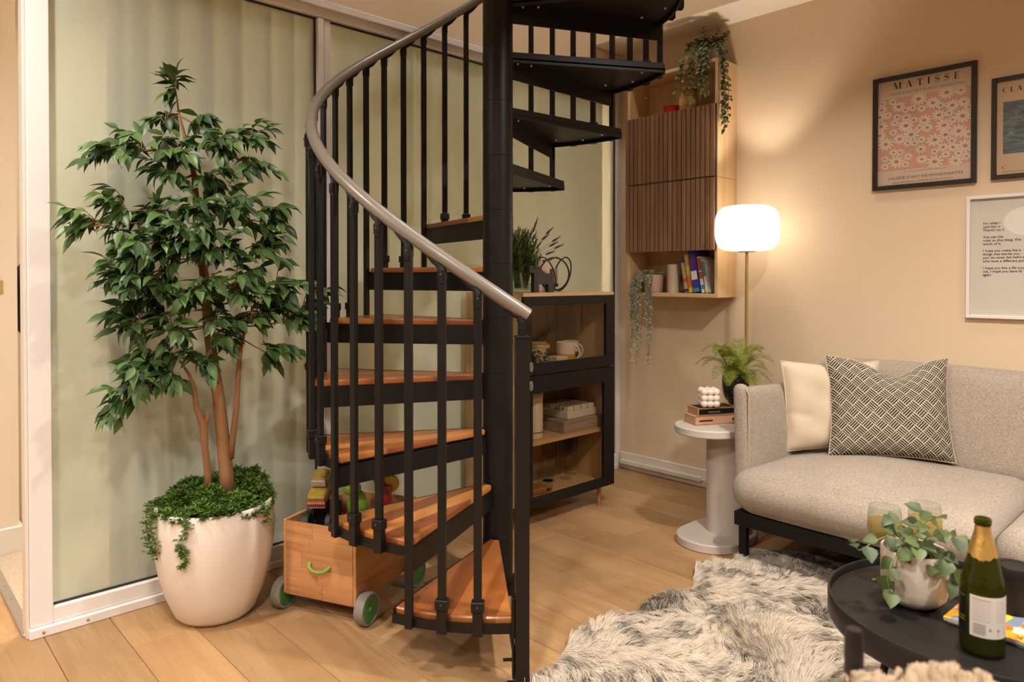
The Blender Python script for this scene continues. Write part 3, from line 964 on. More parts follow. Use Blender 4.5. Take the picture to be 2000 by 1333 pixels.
for i in range(150):
    a, sp = rng.uniform(0, 6.28), rng.random() ** 0.7
    top = Vector((2.455 + math.cos(a) * 0.10 * sp, 2.545 + math.sin(a) * 0.10 * sp, ZT + 0.20 + rng.random() * 0.13 - 0.05 * sp))
    base = Vector((2.455 + math.cos(a) * 0.03, 2.545 + math.sin(a) * 0.03, ZT + 0.02))
    mid = (base + top) / 2 + Vector((math.cos(a), math.sin(a), 0)) * -0.012
    g.tube([base, mid, top], [0.0012, 0.001, 0.0006], 3, cap=False)
    for q in range(22):
        t_ = 0.42 + 0.58 * q / 21
        p = base.lerp(mid, t_ * 2) if t_ < 0.5 else mid.lerp(top, t_ * 2 - 1)
        b_ = rng.uniform(0, 6.28)
        d = Vector((math.cos(b_), math.sin(b_), 0.9)).normalized() * rng.uniform(0.022, 0.040)
        u = d.cross(Vector((0, 0, 1))).normalized() * 0.0020
        g.add([p - u, p + u, p + d * 0.6 + u, p + d, p + d * 0.6 - u], [(0, 1, 2, 3, 4)])
part(vs_, 'foliage', g, m_lav, 0, recalc=False, kind='stuff')
for (dx, dz) in ((0.068, 0.150), (0.120, 0.225), (0.100, 0.195), (0.050, 0.190), (0.035, 0.205), (0.150, 0.185), (0.135, 0.160), (0.160, 0.150), (0.118, 0.120), (0.130, 0.095), (0.10, 0.085), (0.060, 0.260), (0.052, 0.235), (-0.07, 0.20), (-0.10, 0.15)):
    p = Vector((2.455, 2.53, ZT + 0.09)) + RTV * dx + FWV * rng.uniform(-0.03, 0.03) + Vector((0, 0, dz - 0.02))
    b_ = Vector((2.455, 2.545, ZT + 0.12))
    d = (p - b_)
    d = (d + RTV * (0.06 if dx > 0.09 else 0.0)).normalized()
    st = part(vs_, 'flower_stem', G().tube([b_, b_.lerp(p, 0.6) + Vector((0, 0, 0.012)), p], [0.0011, 0.0009, 0.0007], 4), m_stem)
    gg = G()
    for q in range(5):
        gg.sphere(p + d * (q * 0.007), 0.0062 - 0.0008 * abs(q - 1.5), 7, 5)
    for s_ in (-1, 1):
        gg.tube([p + d * 0.032, p + d * 0.046 + Vector((0, 0, s_ * 0.005))], [0.002, 0.0008], 4)
    part(st, 'flower_head', gg, m_lavfl)

# blocky black animal figure, facing left
fg = thing('animal_figurine', (2.500, 2.445, ZT), 'blocky black wooden animal figurine on the cabinet top', 'figurine')
def plate(poly, th, origin, right, mat_):
    """outline in (right, up) extruded through its thickness"""
    g_ = G().prism(poly, -th / 2, th / 2, 0.002)
    r_ = Vector(right)
    n_ = Vector((0, 0, 1)).cross(r_)
    mm = Matrix(((r_.x, 0, -n_.x, origin[0]), (r_.y, 0, -n_.y, origin[1]), (r_.z, 1, -n_.z, origin[2]), (0, 0, 0, 1)))
    return g_.xf(mm)
m_blkwood = M('black_stained_wood', (0.030, 0.025, 0.022), 0.6, c2=(0.045, 0.038, 0.033), ns=25)
out = [(-0.050, 0.0), (-0.022, 0.0), (-0.022, 0.040), (0.032, 0.040), (0.032, 0.0), (0.062, 0.0), (0.062, 0.082), (0.054, 0.092), (0.012, 0.094), (-0.004, 0.112), (-0.010, 0.126), (-0.040, 0.132), (-0.072, 0.132), (-0.076, 0.128), (-0.076, 0.100), (-0.050, 0.096)]
rv = Vector((0.95, -0.30, 0)).normalized()
part(fg, 'body', plate(out, 0.036, (2.500, 2.445, ZT), rv, None), m_blkwood, 0)
part(fg, 'ear', plate([(-0.048, 0.118), (-0.030, 0.118), (-0.030, 0.140), (-0.048, 0.138)], 0.046, (2.500, 2.445, ZT), rv, None), m_blkwood, 0)
# looped wire candle holder
ch = thing('wire_candle_holder', (2.655, 2.50, ZT), 'looped black wire candle holder with a brown candle on the cabinet top', 'candle holder')
c0 = Vector((2.652, 2.50, ZT + 0.092))
ring = [c0 + RTV * 0.075 * math.cos(2 * math.pi * i / 36) + Vector((0, 0, 0.084 * math.sin(2 * math.pi * i / 36))) for i in range(36)]
part(ch, 'wire_ring', G().tube(ring, 0.0042, 8, closed=True), m_black)
for s_ in (-1, 1):
    lp = []
    for i in range(24):
        a = 2 * math.pi * i / 24
        p = RTV * (s_ * 0.042 + 0.042 * math.cos(a)) * 1.0 + FWV * (0.02 * s_ + 0.02 * math.sin(a)) + Vector((0, 0, 0.087 * math.sin(a)))
        lp.append(c0 + p + RTV * (s_ * 0.02 * math.sin(a)))
    part(ch, 'wire_loop', G().tube(lp, 0.0036, 8, closed=True), m_black)
cb = Vector((2.668, 2.52, ZT))
part(ch, 'candle_cup', G().lathe([(0.0, 0.026), (0.022, 0.026), (0.024, 0.030), (0.024, 0.042), (0.0, 0.042)], 24, cb), m_black)
part(ch, 'candle', G().lathe([(0.0, 0.042), (0.020, 0.042), (0.0205, 0.048), (0.0205, 0.115), (0.018, 0.119), (0.0, 0.118)], 24, cb), M('brown_wax', (0.25, 0.14, 0.085), 0.5))
solo('pink_cone', G().lathe([(0.0, 0.0), (0.058, 0.0), (0.060, 0.004), (0.022, 0.16), (0.004, 0.206), (0.0, 0.208)], 7, (2.712, 2.645, ZT)), M('pale_pink_stone', (0.62, 0.38, 0.29), 0.55, c2=(0.72, 0.50, 0.40), ns=14, bmp=0.3, bs=30),
     (2.712, 2.645, ZT), 'pale pink faceted cone behind the wire candle holder', 'ornament', smooth=20)

# ------------------------------------------------------------------ wall shelf unit
SX, SY0, SY1, SZ0, SZ1 = 3.391, 2.000, 2.600, 1.100, 2.385
m_oakl = wood('light_oak_shelf', (0.640, 0.430, 0.225), (0.690, 0.480, 0.270), (0.520, 0.330, 0.155), 'Z', 0.9, 0.5, rnd=False)
m_oakly = wood('light_oak_shelf_cross', (0.640, 0.430, 0.225), (0.690, 0.480, 0.270), (0.520, 0.330, 0.155), 'Y', 0.9, 0.5, rnd=False)
m_slat = wood('walnut_slat', (0.215, 0.110, 0.055), (0.275, 0.150, 0.080), (0.140, 0.068, 0.032), 'Z', 1.2, 0.55, rnd=True, hue=0.3)
m_slatback = M('dark_felt', (0.020, 0.012, 0.008), 0.95)
un = thing('wall_shelf_unit', (3.49, 2.30, SZ0), 'tall oak wall shelf with two slatted walnut doors and open niches', 'shelf unit')
for z0, z1 in ((SZ0, 1.7485), (1.7505, SZ1)):
    part(un, 'side_panel', G().box(SX, XS - 0.001, SY0, SY0 + 0.018, z0, z1, 0.001), m_oakl, 0)
    part(un, 'side_panel', G().box(SX, XS - 0.001, SY1 - 0.018, SY1, z0, z1, 0.001), m_oakl, 0)
    part(un, 'horizontal_panel', G().box(SX, XS - 0.001, SY0 + 0.018, SY1 - 0.018, z0, z0 + 0.022 if z0 == SZ0 else z0 + 0.018, 0.001), m_oakly, 0)
    part(un, 'horizontal_panel', G().box(SX, XS - 0.001, SY0 + 0.018, SY1 - 0.018, z1 - 0.018, z1, 0.001), m_oakly, 0)
    part(un, 'back_panel', G().box(XS - 0.012, XS - 0.004, SY0 + 0.018, SY1 - 0.018, z0 + 0.018, z1 - 0.018), m_oakl, 0)
part(un, 'horizontal_panel', G().box(SX + 0.005, XS - 0.012, SY0 + 0.018, SY1 - 0.018, 1.362, 1.380), m_oakly, 0)
part(un, 'horizontal_panel', G().box(SX + 0.005, XS - 0.012, SY0 + 0.018, SY1 - 0.018, 2.115, 2.133), m_oakly, 0)
part(un, 'shelf_pin', G().cyl((XS - 0.05, SY1 - 0.03, 2.30), (XS - 0.05, SY1 - 0.017, 2.30), 0.006), m_frame)
for z0, z1 in ((1.357, 1.746), (1.754, 2.140)):
    d = part(un, 'slatted_door', G().box(SX - 0.012, SX - 0.001, SY0 + 0.006, SY1, z0, z1), m_slatback, 0, label='door faced with vertical walnut slats')
    n = 20
    p_ = (SY1 - SY0 - 0.006) / n
    sm = mesh_of('slat', G().box(-0.005, 0.005, -p_ / 2 + 0.0028, p_ / 2 - 0.0028, -(z1 - z0) / 2, (z1 - z0) / 2, 0.0012), m_slat, 0)
    for i in range(n):
        link('slat', sm, d, (SX - 0.017 - 3.49, SY0 + 0.006 + (i + 0.5) * p_ - 2.30, (z0 + z1) / 2 - SZ0))

# niche contents
def tin(name, x, y, z, r, h, mats, label, cat):
    t = thing(name, (x, y, z), label, cat)
    part(t, 'body', G().lathe([(0.0, 0.0), (r, 0.0), (r, h), (0.0, h)], 28, (x, y, z)), mats[0])
    part(t, 'lid', G().lathe([(0.0, h), (r * 1.04, h), (r * 1.05, h + 0.003), (r * 1.05, h + h * 0.11), (r * 0.9, h + h * 0.13), (0.0, h + h * 0.13)], 28, (x, y, z)), mats[1])
    return t
ZN2 = 2.1335
t = tin('golden_tin', 3.47, 2.235, ZN2, 0.050, 0.120, (M('golden_tin_print', (0.62, 0.36, 0.05), 0.35, metal=0.4, c2=(0.45, 0.22, 0.04), ns=18), M('copper_lid', (0.35, 0.12, 0.04), 0.35, metal=0.6)), 'golden tin with copper lid in the upper shelf niche', 'tin')
part(t, 'printed_panel', G().lathe([(0.0505, 0.045), (0.0510, 0.045), (0.0510, 0.09), (0.0505, 0.09)], 28, (3.47, 2.235, ZN2), close=True), M('tin_label', (0.75, 0.55, 0.16), 0.4, c2=(0.5, 0.25, 0.05), ns=60), 40)
tin('red_tin', 3.47, 2.345, ZN2, 0.045, 0.055, (M('red_tin_paint', (0.35, 0.012, 0.012), 0.35), M('red_lid_paint', (0.42, 0.016, 0.014), 0.3)), 'low red tin beside the golden tin', 'tin')
ZN1 = SZ0 + 0.0225
solo('pillar_candle', G().lathe([(0.0, 0.0), (0.036, 0.0), (0.038, 0.003), (0.038, 0.160), (0.035, 0.164), (0.010, 0.160), (0.0, 0.160)], 32, (3.475, 2.330, ZN1)), M('ivory_wax', (0.72, 0.60, 0.48), 0.5, ns=4), (3.475, 2.33, ZN1),
     'tall ivory pillar candle in the lower shelf niche', 'candle')
t = thing('dark_jar', (3.475, 2.245, ZN1), 'small dark jar with a black lid beside the pillar candle', 'jar')
part(t, 'body', G().lathe([(0.0, 0.0), (0.032, 0.0), (0.034, 0.004), (0.034, 0.070), (0.0, 0.070)], 28, (3.475, 2.245, ZN1)), M('amber_glass', (0.035, 0.018, 0.012), 0.15))
part(t, 'label', G().lathe([(0.0343, 0.014), (0.0347, 0.014), (0.0347, 0.058), (0.0343, 0.058)], 28, (3.475, 2.245, ZN1), close=True), M('jar_paper', (0.16, 0.11, 0.085), 0.7), 40)
part(t, 'lid', G().lathe([(0.0, 0.070), (0.034, 0.070), (0.035, 0.073), (0.035, 0.098), (0.033, 0.101), (0.0, 0.101)], 28, (3.475, 2.245, ZN1)), m_black)

def book(name, loc, w, d, h, cover, pages, label, cat='book', group=None, tilt=0.0, rz=0.0, bands=(), axis='stand'):
    """standing book: spine faces -X, w thickness along Y, d depth along X, h height; tilted about X"""
    o = link(name, None, None, loc)
    o.rotation_euler = (R(tilt), 0, R(rz))
    tag(o, label, cat, group)
    g_ = G().box(0, d, -w / 2, -w / 2 + 0.0015, 0, h).box(0, d, w / 2 - 0.0015, w / 2, 0, h).box(0, 0.0018, -w / 2, w / 2, 0, h)
    part(o, 'cover', g_, cover, 0, local=True)
    part(o, 'pages', G().box(0.0025, d - 0.003, -w / 2 + 0.0017, w / 2 - 0.0017, 0.003, h - 0.003), pages, 0, local=True)
    for (za, zb, mt) in bands:
        part(o, 'spine_print', G().box(-0.0006, 0.0, -w / 2 + 0.001, w / 2 - 0.001, za * h, zb * h), mt, 0, local=True)
    return o
m_page = M('book_paper', (0.70, 0.62, 0.48), 0.9, c2=(0.62, 0.54, 0.41), ns=200, stretch=(1, 40, 1))
def P(name, c, r=0.5):
    return M(name, c, r, c2=tuple(x * 0.82 for x in c), ns=30)
p_or, p_yl, p_wh, p_bl, p_rd, p_te, p_pu, p_tan, p_dk = (P('print_orange', (0.62, 0.16, 0.03)), P('print_yellow', (0.68, 0.50, 0.03)), P('print_white', (0.72, 0.66, 0.58)), P('print_blue', (0.035, 0.04, 0.30)),
    P('print_red', (0.52, 0.075, 0.05)), P('print_teal', (0.06, 0.28, 0.38)), P('print_purple', (0.10, 0.03, 0.16)), P('print_tan', (0.52, 0.36, 0.19)), P('print_dark', (0.03, 0.02, 0.03)))
TL = -9.5
xb = 3.415
book('book', (xb, 2.205, ZN1 + 0.004), 0.026, 0.13, 0.195, p_tan, m_page, 'tan book with a dark top, leftmost of the leaning books', group='books in the lower niche', tilt=TL, bands=((0.86, 1.0, p_pu), (0.30, 0.42, p_rd), (0.02, 0.10, p_dk)))
book('book', (xb, 2.175, ZN1 + 0.004), 0.028, 0.13, 0.215, p_tan, m_page, 'tan and orange book with yellow ends among the leaning books', group='books in the lower niche', tilt=TL, bands=((0.88, 1.0, p_yl), (0.14, 0.42, p_or), (0.0, 0.13, p_yl), (0.5, 0.7, p_yl)))
book('book', (xb - 0.01, 2.136, ZN1 + 0.005), 0.038, 0.15, 0.240, p_bl, m_page, 'thick blue book, tallest of the leaning books', group='books in the lower niche', tilt=TL, bands=((0.60, 0.90, p_pu), (0.30, 0.50, p_wh), (0.02, 0.10, p_te)))
book('book', (xb, 2.100, ZN1 + 0.004), 0.022, 0.13, 0.200, p_wh, m_page, 'red and white book leaning right of the blue book', group='books in the lower niche', tilt=TL, bands=((0.62, 0.97, p_rd), (0.40, 0.58, p_rd), (0.10, 0.22, p_te)))
book('book', (xb, 2.076, ZN1 + 0.003), 0.018, 0.13, 0.185, p_wh, m_page, 'slim pale book nearest the right side of the niche', group='books in the lower niche', tilt=TL, bands=((0.5, 0.95, p_te), (0.0, 0.06, p_yl)))

# ------------------------------------------------------------------ floor lamp
LX, LY = 3.341, 1.804
lamp = thing('floor_lamp', (LX, LY, 0), 'slim brass floor lamp with a glowing white ribbed shade beside the shelf', 'floor lamp')
part(lamp, 'base', G().lathe([(0.0, 0.0), (0.110, 0.0), (0.112, 0.004), (0.112, 0.014), (0.108, 0.018), (0.012, 0.022), (0.009, 0.03)], 40, (LX, LY, 0)), m_brass)
part(lamp, 'pole', G().cyl((LX, LY, 0.02), (LX, LY, 1.345), 0.0082, n=20), m_brass)
part(lamp, 'shade_plate', G().lathe([(0.0, 1.338), (0.044, 1.338), (0.045, 1.341), (0.044, 1.345), (0.0, 1.345)], 32, (LX, LY, 0)), m_grey)
prof = []
RS, z0s, z1s = 0.156, 1.345, 1.573
for i in range(19):
    t_ = i / 18
    a = -math.pi / 2 + math.pi * t_
    e = 0.50
    rr_ = 0.048 + (RS - 0.048) * (abs(math.cos(a)) ** e)
    zz = (z0s + z1s) / 2 + (z1s - z0s) / 2 * (math.copysign(abs(math.sin(a)) ** 0.72, math.sin(a)))
    prof.append((rr_, zz))
nseg = 96
vs, fs = [], []
for i in range(nseg):
    a = 2 * math.pi * i / nseg
    rib = 1.0 + (0.012 if i % 2 else -0.012)
    for r_, z_ in prof:
        vs.append((LX + r_ * rib * math.cos(a), LY + r_ * rib * math.sin(a), z_))
mm_ = len(prof)
for i in range(nseg):
    j = (i + 1) % nseg
    for q in range(mm_ - 1):
        fs.append((i * mm_ + q, j * mm_ + q, j * mm_ + q + 1, i * mm_ + q + 1))
fs.append(tuple(i * mm_ for i in range(nseg))[::-1])
part(lamp, 'shade', G().add(vs, fs), emissive('glowing_opal_shade', (1.0, 0.89, 0.74), 3.4), 180, label='glowing white vertically ribbed shade')

part(lamp, 'bulb', G().sphere((LX, LY, 1.535), 0.030, 16, 10), emissive('frosted_bulb', (1.0, 0.86, 0.69), 5.0), 180)
bl = bpy.data.lights.new('bulb_glow', 'SPOT')      # light escaping through the open top of the shade
bl.energy = 20
bl.color = (1.0, 0.88, 0.74)
bl.spot_size = R(84)
bl.spot_blend = 0.6
bl.shadow_soft_size = 0.03
bo = bpy.data.objects.new('bulb_glow', bl)
COL.objects.link(bo)
bo.parent = lamp
bo.location = (0, 0, 1.575)
bo.rotation_euler = (R(180), 0, 0)
# ------------------------------------------------------------------ pedestal side table
m_stone = M('warm_grey_lacquer', (0.560, 0.500, 0.440), 0.45, c2=(0.535, 0.475, 0.415), ns=3)
def rrect(x0, x1, y0, y1, r, n=10):
    p = []
    for cx, cy, a0 in ((x1 - r, y1 - r, 0), (x0 + r, y1 - r, 90), (x0 + r, y0 + r, 180), (x1 - r, y0 + r, 270)):
        for i in range(n + 1):
            a = R(a0 + 90 * i / n)
            p.append((cx + r * math.cos(a), cy + r * math.sin(a)))
    return p
st = thing('side_table', (2.91, 1.71, 0), 'pale grey pedestal side table with a rounded top between lamp and sofa', 'side table')
part(st, 'base', G().prism(rrect(2.705, 3.115, 1.562, 1.865, 0.145), 0.0, 0.040, 0.005), m_stone)
part(st, 'pedestal', G().lathe([(0.102, 0.040), (0.102, 0.505)], 48, (2.965, 1.685, 0)), m_stone, 60)
part(st, 'table_top', G().prism(rrect(2.690, 3.110, 1.562, 1.868, 0.148), 0.505, 0.541, 0.005), m_stone)
ZS = 0.5415
def flat_book(loc, l, d, t_, rz, cover, edge, label, spine=None, title=None):
    """lying book: spine along +X at y=0, depth to +Y"""
    o = thing('book', loc, label, 'book', None, rz)
    part(o, 'cover', G().box(0, l, 0, d, 0, 0.003).box(0, l, 0, d, t_ - 0.003, t_).box(0, l, 0, 0.003, 0, t_), cover, 0, local=True)
    part(o, 'pages', G().box(0.004, l - 0.004, 0.004, d - 0.004, 0.0032, t_ - 0.0032), edge, 0, local=True)
    if title:
        part(o, 'spine_print', G().box(*title), spine, 0, local=True)
    return o
m_salmon = P('salmon_cloth', (0.60, 0.30, 0.175), 0.7)
m_ochre = P('ochre_board', (0.46, 0.25, 0.09), 0.7)
BK = -27
b1 = flat_book((2.770, 1.742, ZS), 0.235, 0.105, 0.040, BK, m_salmon, P('salmon_page', (0.56, 0.35, 0.22), 0.9), 'salmon pink book at the bottom of the side table pile', m_black, (0.02, 0.09, -0.0006, 0.0, 0.016, 0.022))
part(b1, 'spine_emblem', G().box(0.190, 0.199, -0.0006, 0.0, 0.014, 0.026), m_black, 0, local=True)
b2 = flat_book((2.790, 1.742, ZS + 0.0405), 0.205, 0.098, 0.034, BK, m_ochre, P('ochre_page', (0.50, 0.31, 0.13), 0.9), 'black and ochre book on top of the salmon book', m_black, (0.006, 0.199, -0.0008, 0.0, 0.005, 0.029))
part(b2, 'front_panel', G().box(0.012, 0.193, 0.010, 0.088, 0.034, 0.0346), m_black, 0, local=True, label='black cover panel')
part(b2, 'title', G().box(0.055, 0.115, -0.0014, -0.0008, 0.012, 0.018), m_grey, 0, local=True)
# bubble candle
bc = Vector((2.870, 1.735, ZS + 0.0755))
g = G()
for i in range(3):
    for j in range(3):
        for q in range(3):
            v = RTV * ((i - 1) * 0.0275) + FWV * ((j - 1) * 0.0275)
            g.sphere((bc.x + v.x, bc.y + v.y, bc.z + 0.0165 + q * 0.0265), 0.0168, 12, 8)
m_wax = M('cream_wax', (0.80, 0.70, 0.58), 0.45, ns=5)
t = thing('bubble_candle', bc, 'cream bubble cube candle standing on the two books', 'candle')
part(t, 'wax', g, m_wax, 60)
part(t, 'wick', G().cyl((bc.x, bc.y, bc.z + 0.085), (bc.x, bc.y, bc.z + 0.097), 0.0012, n=5), m_white)

# head-shaped black planter with fern
hp = Vector((3.066, 1.712, ZS))
pl_ = thing('head_planter', hp, 'glossy black head-shaped planter holding a bright fern on the side table', 'potted plant')
m_gloss = M('glossy_black_ceramic', (0.012, 0.011, 0.011), 0.12, c2=(0.02, 0.018, 0.018), ns=10, coat=0.5)
def headshape(w, p):
    z = w[2]
    return w
g = G()
nu, nv = 40, 26
vs, fs = [], []
prof = [(0.040, 0.0), (0.042, 0.010), (0.030, 0.025), (0.028, 0.060), (0.036, 0.080), (0.050, 0.095), (0.059, 0.120), (0.062, 0.150), (0.060, 0.185), (0.052, 0.212), (0.046, 0.216), (0.046, 0.190)]
def interp_prof(t_):
    k_ = t_ * (len(prof) - 1)
    i_ = min(int(k_), len(prof) - 2)
    f_ = k_ - i_
    return tuple(prof[i_][q] * (1 - f_) + prof[i_ + 1][q] * f_ for q in (0, 1))
fd = math.atan2(-FWV.y, -FWV.x) + 0.35
for i in range(nu):
    a = 2 * math.pi * i / nu
    da = (a - fd + math.pi) % (2 * math.pi) - math.pi
    for j in range(nv):
        r_, z_ = interp_prof(j / (nv - 1))
        if 0.08 < z_ < 0.20 and j < nv - 3:
            face = math.exp(-(da / 0.9) ** 2)
            r_ += face * 0.004
            r_ += 0.016 * math.exp(-(da / 0.17) ** 2) * math.exp(-((z_ - 0.137) / 0.017) ** 2)
            r_ += 0.007 * math.exp(-(da / 0.30) ** 2) * math.exp(-((z_ - 0.112) / 0.006) ** 2)
            r_ += 0.006 * math.exp(-(da / 0.25) ** 2) * math.exp(-((z_ - 0.092) / 0.009) ** 2)
            for s_ in (-1, 1):
                r_ -= 0.008 * math.exp(-((da - s_ * 0.38) / 0.18) ** 2) * math.exp(-((z_ - 0.155) / 0.010) ** 2)
                r_ += 0.009 * math.exp(-((da - s_ * 1.5) / 0.13) ** 2) * math.exp(-((z_ - 0.140) / 0.016) ** 2)
            r_ += 0.005 * math.exp(-(da / 0.6) ** 2) * math.exp(-((z_ - 0.170) / 0.006) ** 2)
            if z_ > 0.16:
                r_ += 0.003 * math.sin(da * 14) * math.sin(z_ * 300)
        vs.append((hp.x + r_ * math.cos(a), hp.y + r_ * math.sin(a), hp.z + z_))
for i in range(nu):
    j2 = (i + 1) % nu
    for j in range(nv - 1):
        fs.append((i * nv + j, j2 * nv + j, j2 * nv + j + 1, i * nv + j + 1))
fs.append(tuple(i * nv for i in range(nu))[::-1])
fs.append(tuple(i * nv + nv - 1 for i in range(nu)))
part(pl_, 'head_pot', G().add(vs, fs), m_gloss, 180)
m_fern = leafmat('fern_frond', (0.170, 0.210, 0.020), (0.400, 0.440, 0.070), 0.5, 0.35)
for i in range(30):
    a = rng.uniform(0, 6.28) if i > 8 else 2.6 + 3.6 * i / 8
    L_ = rng.uniform(0.19, 0.31)
    out_ = Vector((math.cos(a), math.sin(a), 0))
    p0 = hp + Vector((0, 0, 0.195)) + out_ * 0.015
    lift = rng.uniform(0.5, 1.6)
    spine = []
    for q in range(9):
        t_ = q / 8
        spine.append(p0 + out_ * (L_ * t_ * (0.75 - 0.15 * lift)) + Vector((0, 0, L_ * (lift * t_ - (0.55 + 0.4 * lift) * t_ * t_ * 0.9))))
    g = G().tube(spine, [0.0014 - 0.0001 * q for q in range(9)], 3, cap=False)
    for q in range(26):
        t_ = 0.12 + 0.88 * q / 25
        k_ = t_ * 8
        i_ = min(int(k_), 7)
        p = spine[i_].lerp(spine[i_ + 1], k_ - i_)
        d = (spine[i_ + 1] - spine[i_]).normalized()
        sd = d.cross(Vector((0, 0, 1))).normalized()
        ll = 0.042 * math.sin(math.pi * min(1, t_ * 0.85 + 0.12)) + 0.004
        for s_ in (-1, 1):
            e = (sd * s_ + d * 0.55 + Vector((0, 0, rng.uniform(-0.15, 0.25)))).normalized()
            w_ = d * 0.0012
            tip = p + e * ll
            g.add([p - w_, p + w_, p + e * ll * 0.6 + w_, tip, p + e * ll * 0.6 - w_], [(0, 1, 2, 3, 4)])
            for h_ in (0.35, 0.6, 0.8):
                b_ = p + e * ll * h_
                for s2 in (-1, 1):
                    e2 = (e * 0.7 + d * s2).normalized() * ll * 0.33
                    w2 = e * 0.0014
                    g.add([b_ - w2, b_ + w2, b_ + e2], [(0, 1, 2)])
    part(pl_, 'frond', g, m_fern, 0, recalc=False)

# ------------------------------------------------------------------ sofa
m_sofa = fabric('oatmeal_weave', (0.540, 0.455, 0.365), (0.205, 0.165, 0.130), 120, 0.7)
m_pipe = M('oatmeal_piping', (0.46, 0.37, 0.285), 0.9)
m_sblk = M('black_sofa_frame', (0.008, 0.0075, 0.0075), 0.5, spec=0.25)
sofa = thing('sofa', (3.10, 0.55, 0), 'oatmeal fabric sofa on a black metal frame against the right wall', 'sofa')
part(sofa, 'front_bar', G().box(2.705, 2.745, -0.62, 1.515, 0.170, 0.228, 0.003), m_sblk, 0)
part(sofa, 'side_bar', G().box(2.745, 3.50, 1.475, 1.515, 0.170, 0.228, 0.003), m_sblk, 0)
part(sofa, 'rear_bar', G().box(3.46, 3.50, -0.62, 1.475, 0.170, 0.228, 0.003), m_sblk, 0)
part(sofa, 'slat_deck', G().box(2.745, 3.46, -0.62, 1.475, 0.195, 0.226), m_sblk, 0)
for lx, ly in ((2.735, 1.485), (3.47, 1.485), (2.735, -0.58), (3.47, -0.58)):
    part(sofa, 'leg', G().box(lx - 0.0165, lx + 0.0165, ly - 0.0165, ly + 0.0165, 0.0, 0.170, 0.003), m_sblk, 0)
def seatfn(w, p):
    x, y, z = w
    # front edge rolls under a little, top crowns toward the middle
    if p[0] < 0:
        x += 0.020 * (p[2] < 0) * abs(p[2])
    z += 0.012 * math.sin(y * 9 + 1) * (1 - p[0] ** 2) * (p[2] > 0)
    return (x, y, z)
part(sofa, 'seat_cushion', G().puff((3.035, 1.055, 0.322), (0.79, 0.930, 0.192), 0.085, 18, (0.015, 0.0, 0.024), seatfn), m_sofa, 180)
part(sofa, 'seat_cushion', G().puff((3.035, 0.030, 0.322), (0.79, 1.115, 0.192), 0.085, 18, (0.015, 0.0, 0.024), seatfn), m_sofa, 180)
def armfn(w, p):
    x, y, z = w
    h = (p[2] + 1) / 2
    y += 0.012 * h * h - 0.006 - 0.030 * (p[1] < 0) * (1 - h) * 0.3
    if p[1] > 0:
        y -= 0.026 * (1 - p[0] ** 2) * (1 - p[2] ** 2)
    z += -0.020 * (1 - abs(p[0])) * (p[2] > 0.2) + 0.016 * (p[0] < -0.86) * (p[2] > 0.8)
    return (x, y, z)
arm = part(sofa, 'armrest', G().puff((3.13, 1.512, 0.490), (0.780, 0.072, 0.500), 0.032, 18, (0.0, 0.026, 0.0), armfn), m_sofa, 180)
pp = [(2.752, 1.474, z_) for z_ in (0.42, 0.50, 0.58, 0.66, 0.715)] + [(2.756, 1.49, 0.738), (2.756, 1.51, 0.748)]
part(arm, 'piping', G().tube(pp, 0.004, 6), m_pipe)
def backfn(w, p):
    x, y, z = w
    h = (p[2] + 1) / 2
    return (x + 0.075 * h, y, z - 0.012 * (p[1] ** 2) * (p[2] > 0.3))
for yc, yw in ((1.000, 0.990), (-0.005, 1.0)):
    bk_ = part(sofa, 'back_cushion', G().puff((3.435, yc, 0.600), (0.150, yw, 0.450), 0.060, 16, (0.022, 0, 0.0), backfn), m_sofa, 180)
part(sofa, 'back_frame', G().puff((3.545, 0.47, 0.520), (0.070, 1.94, 0.560), 0.028, 8), m_sofa, 180)

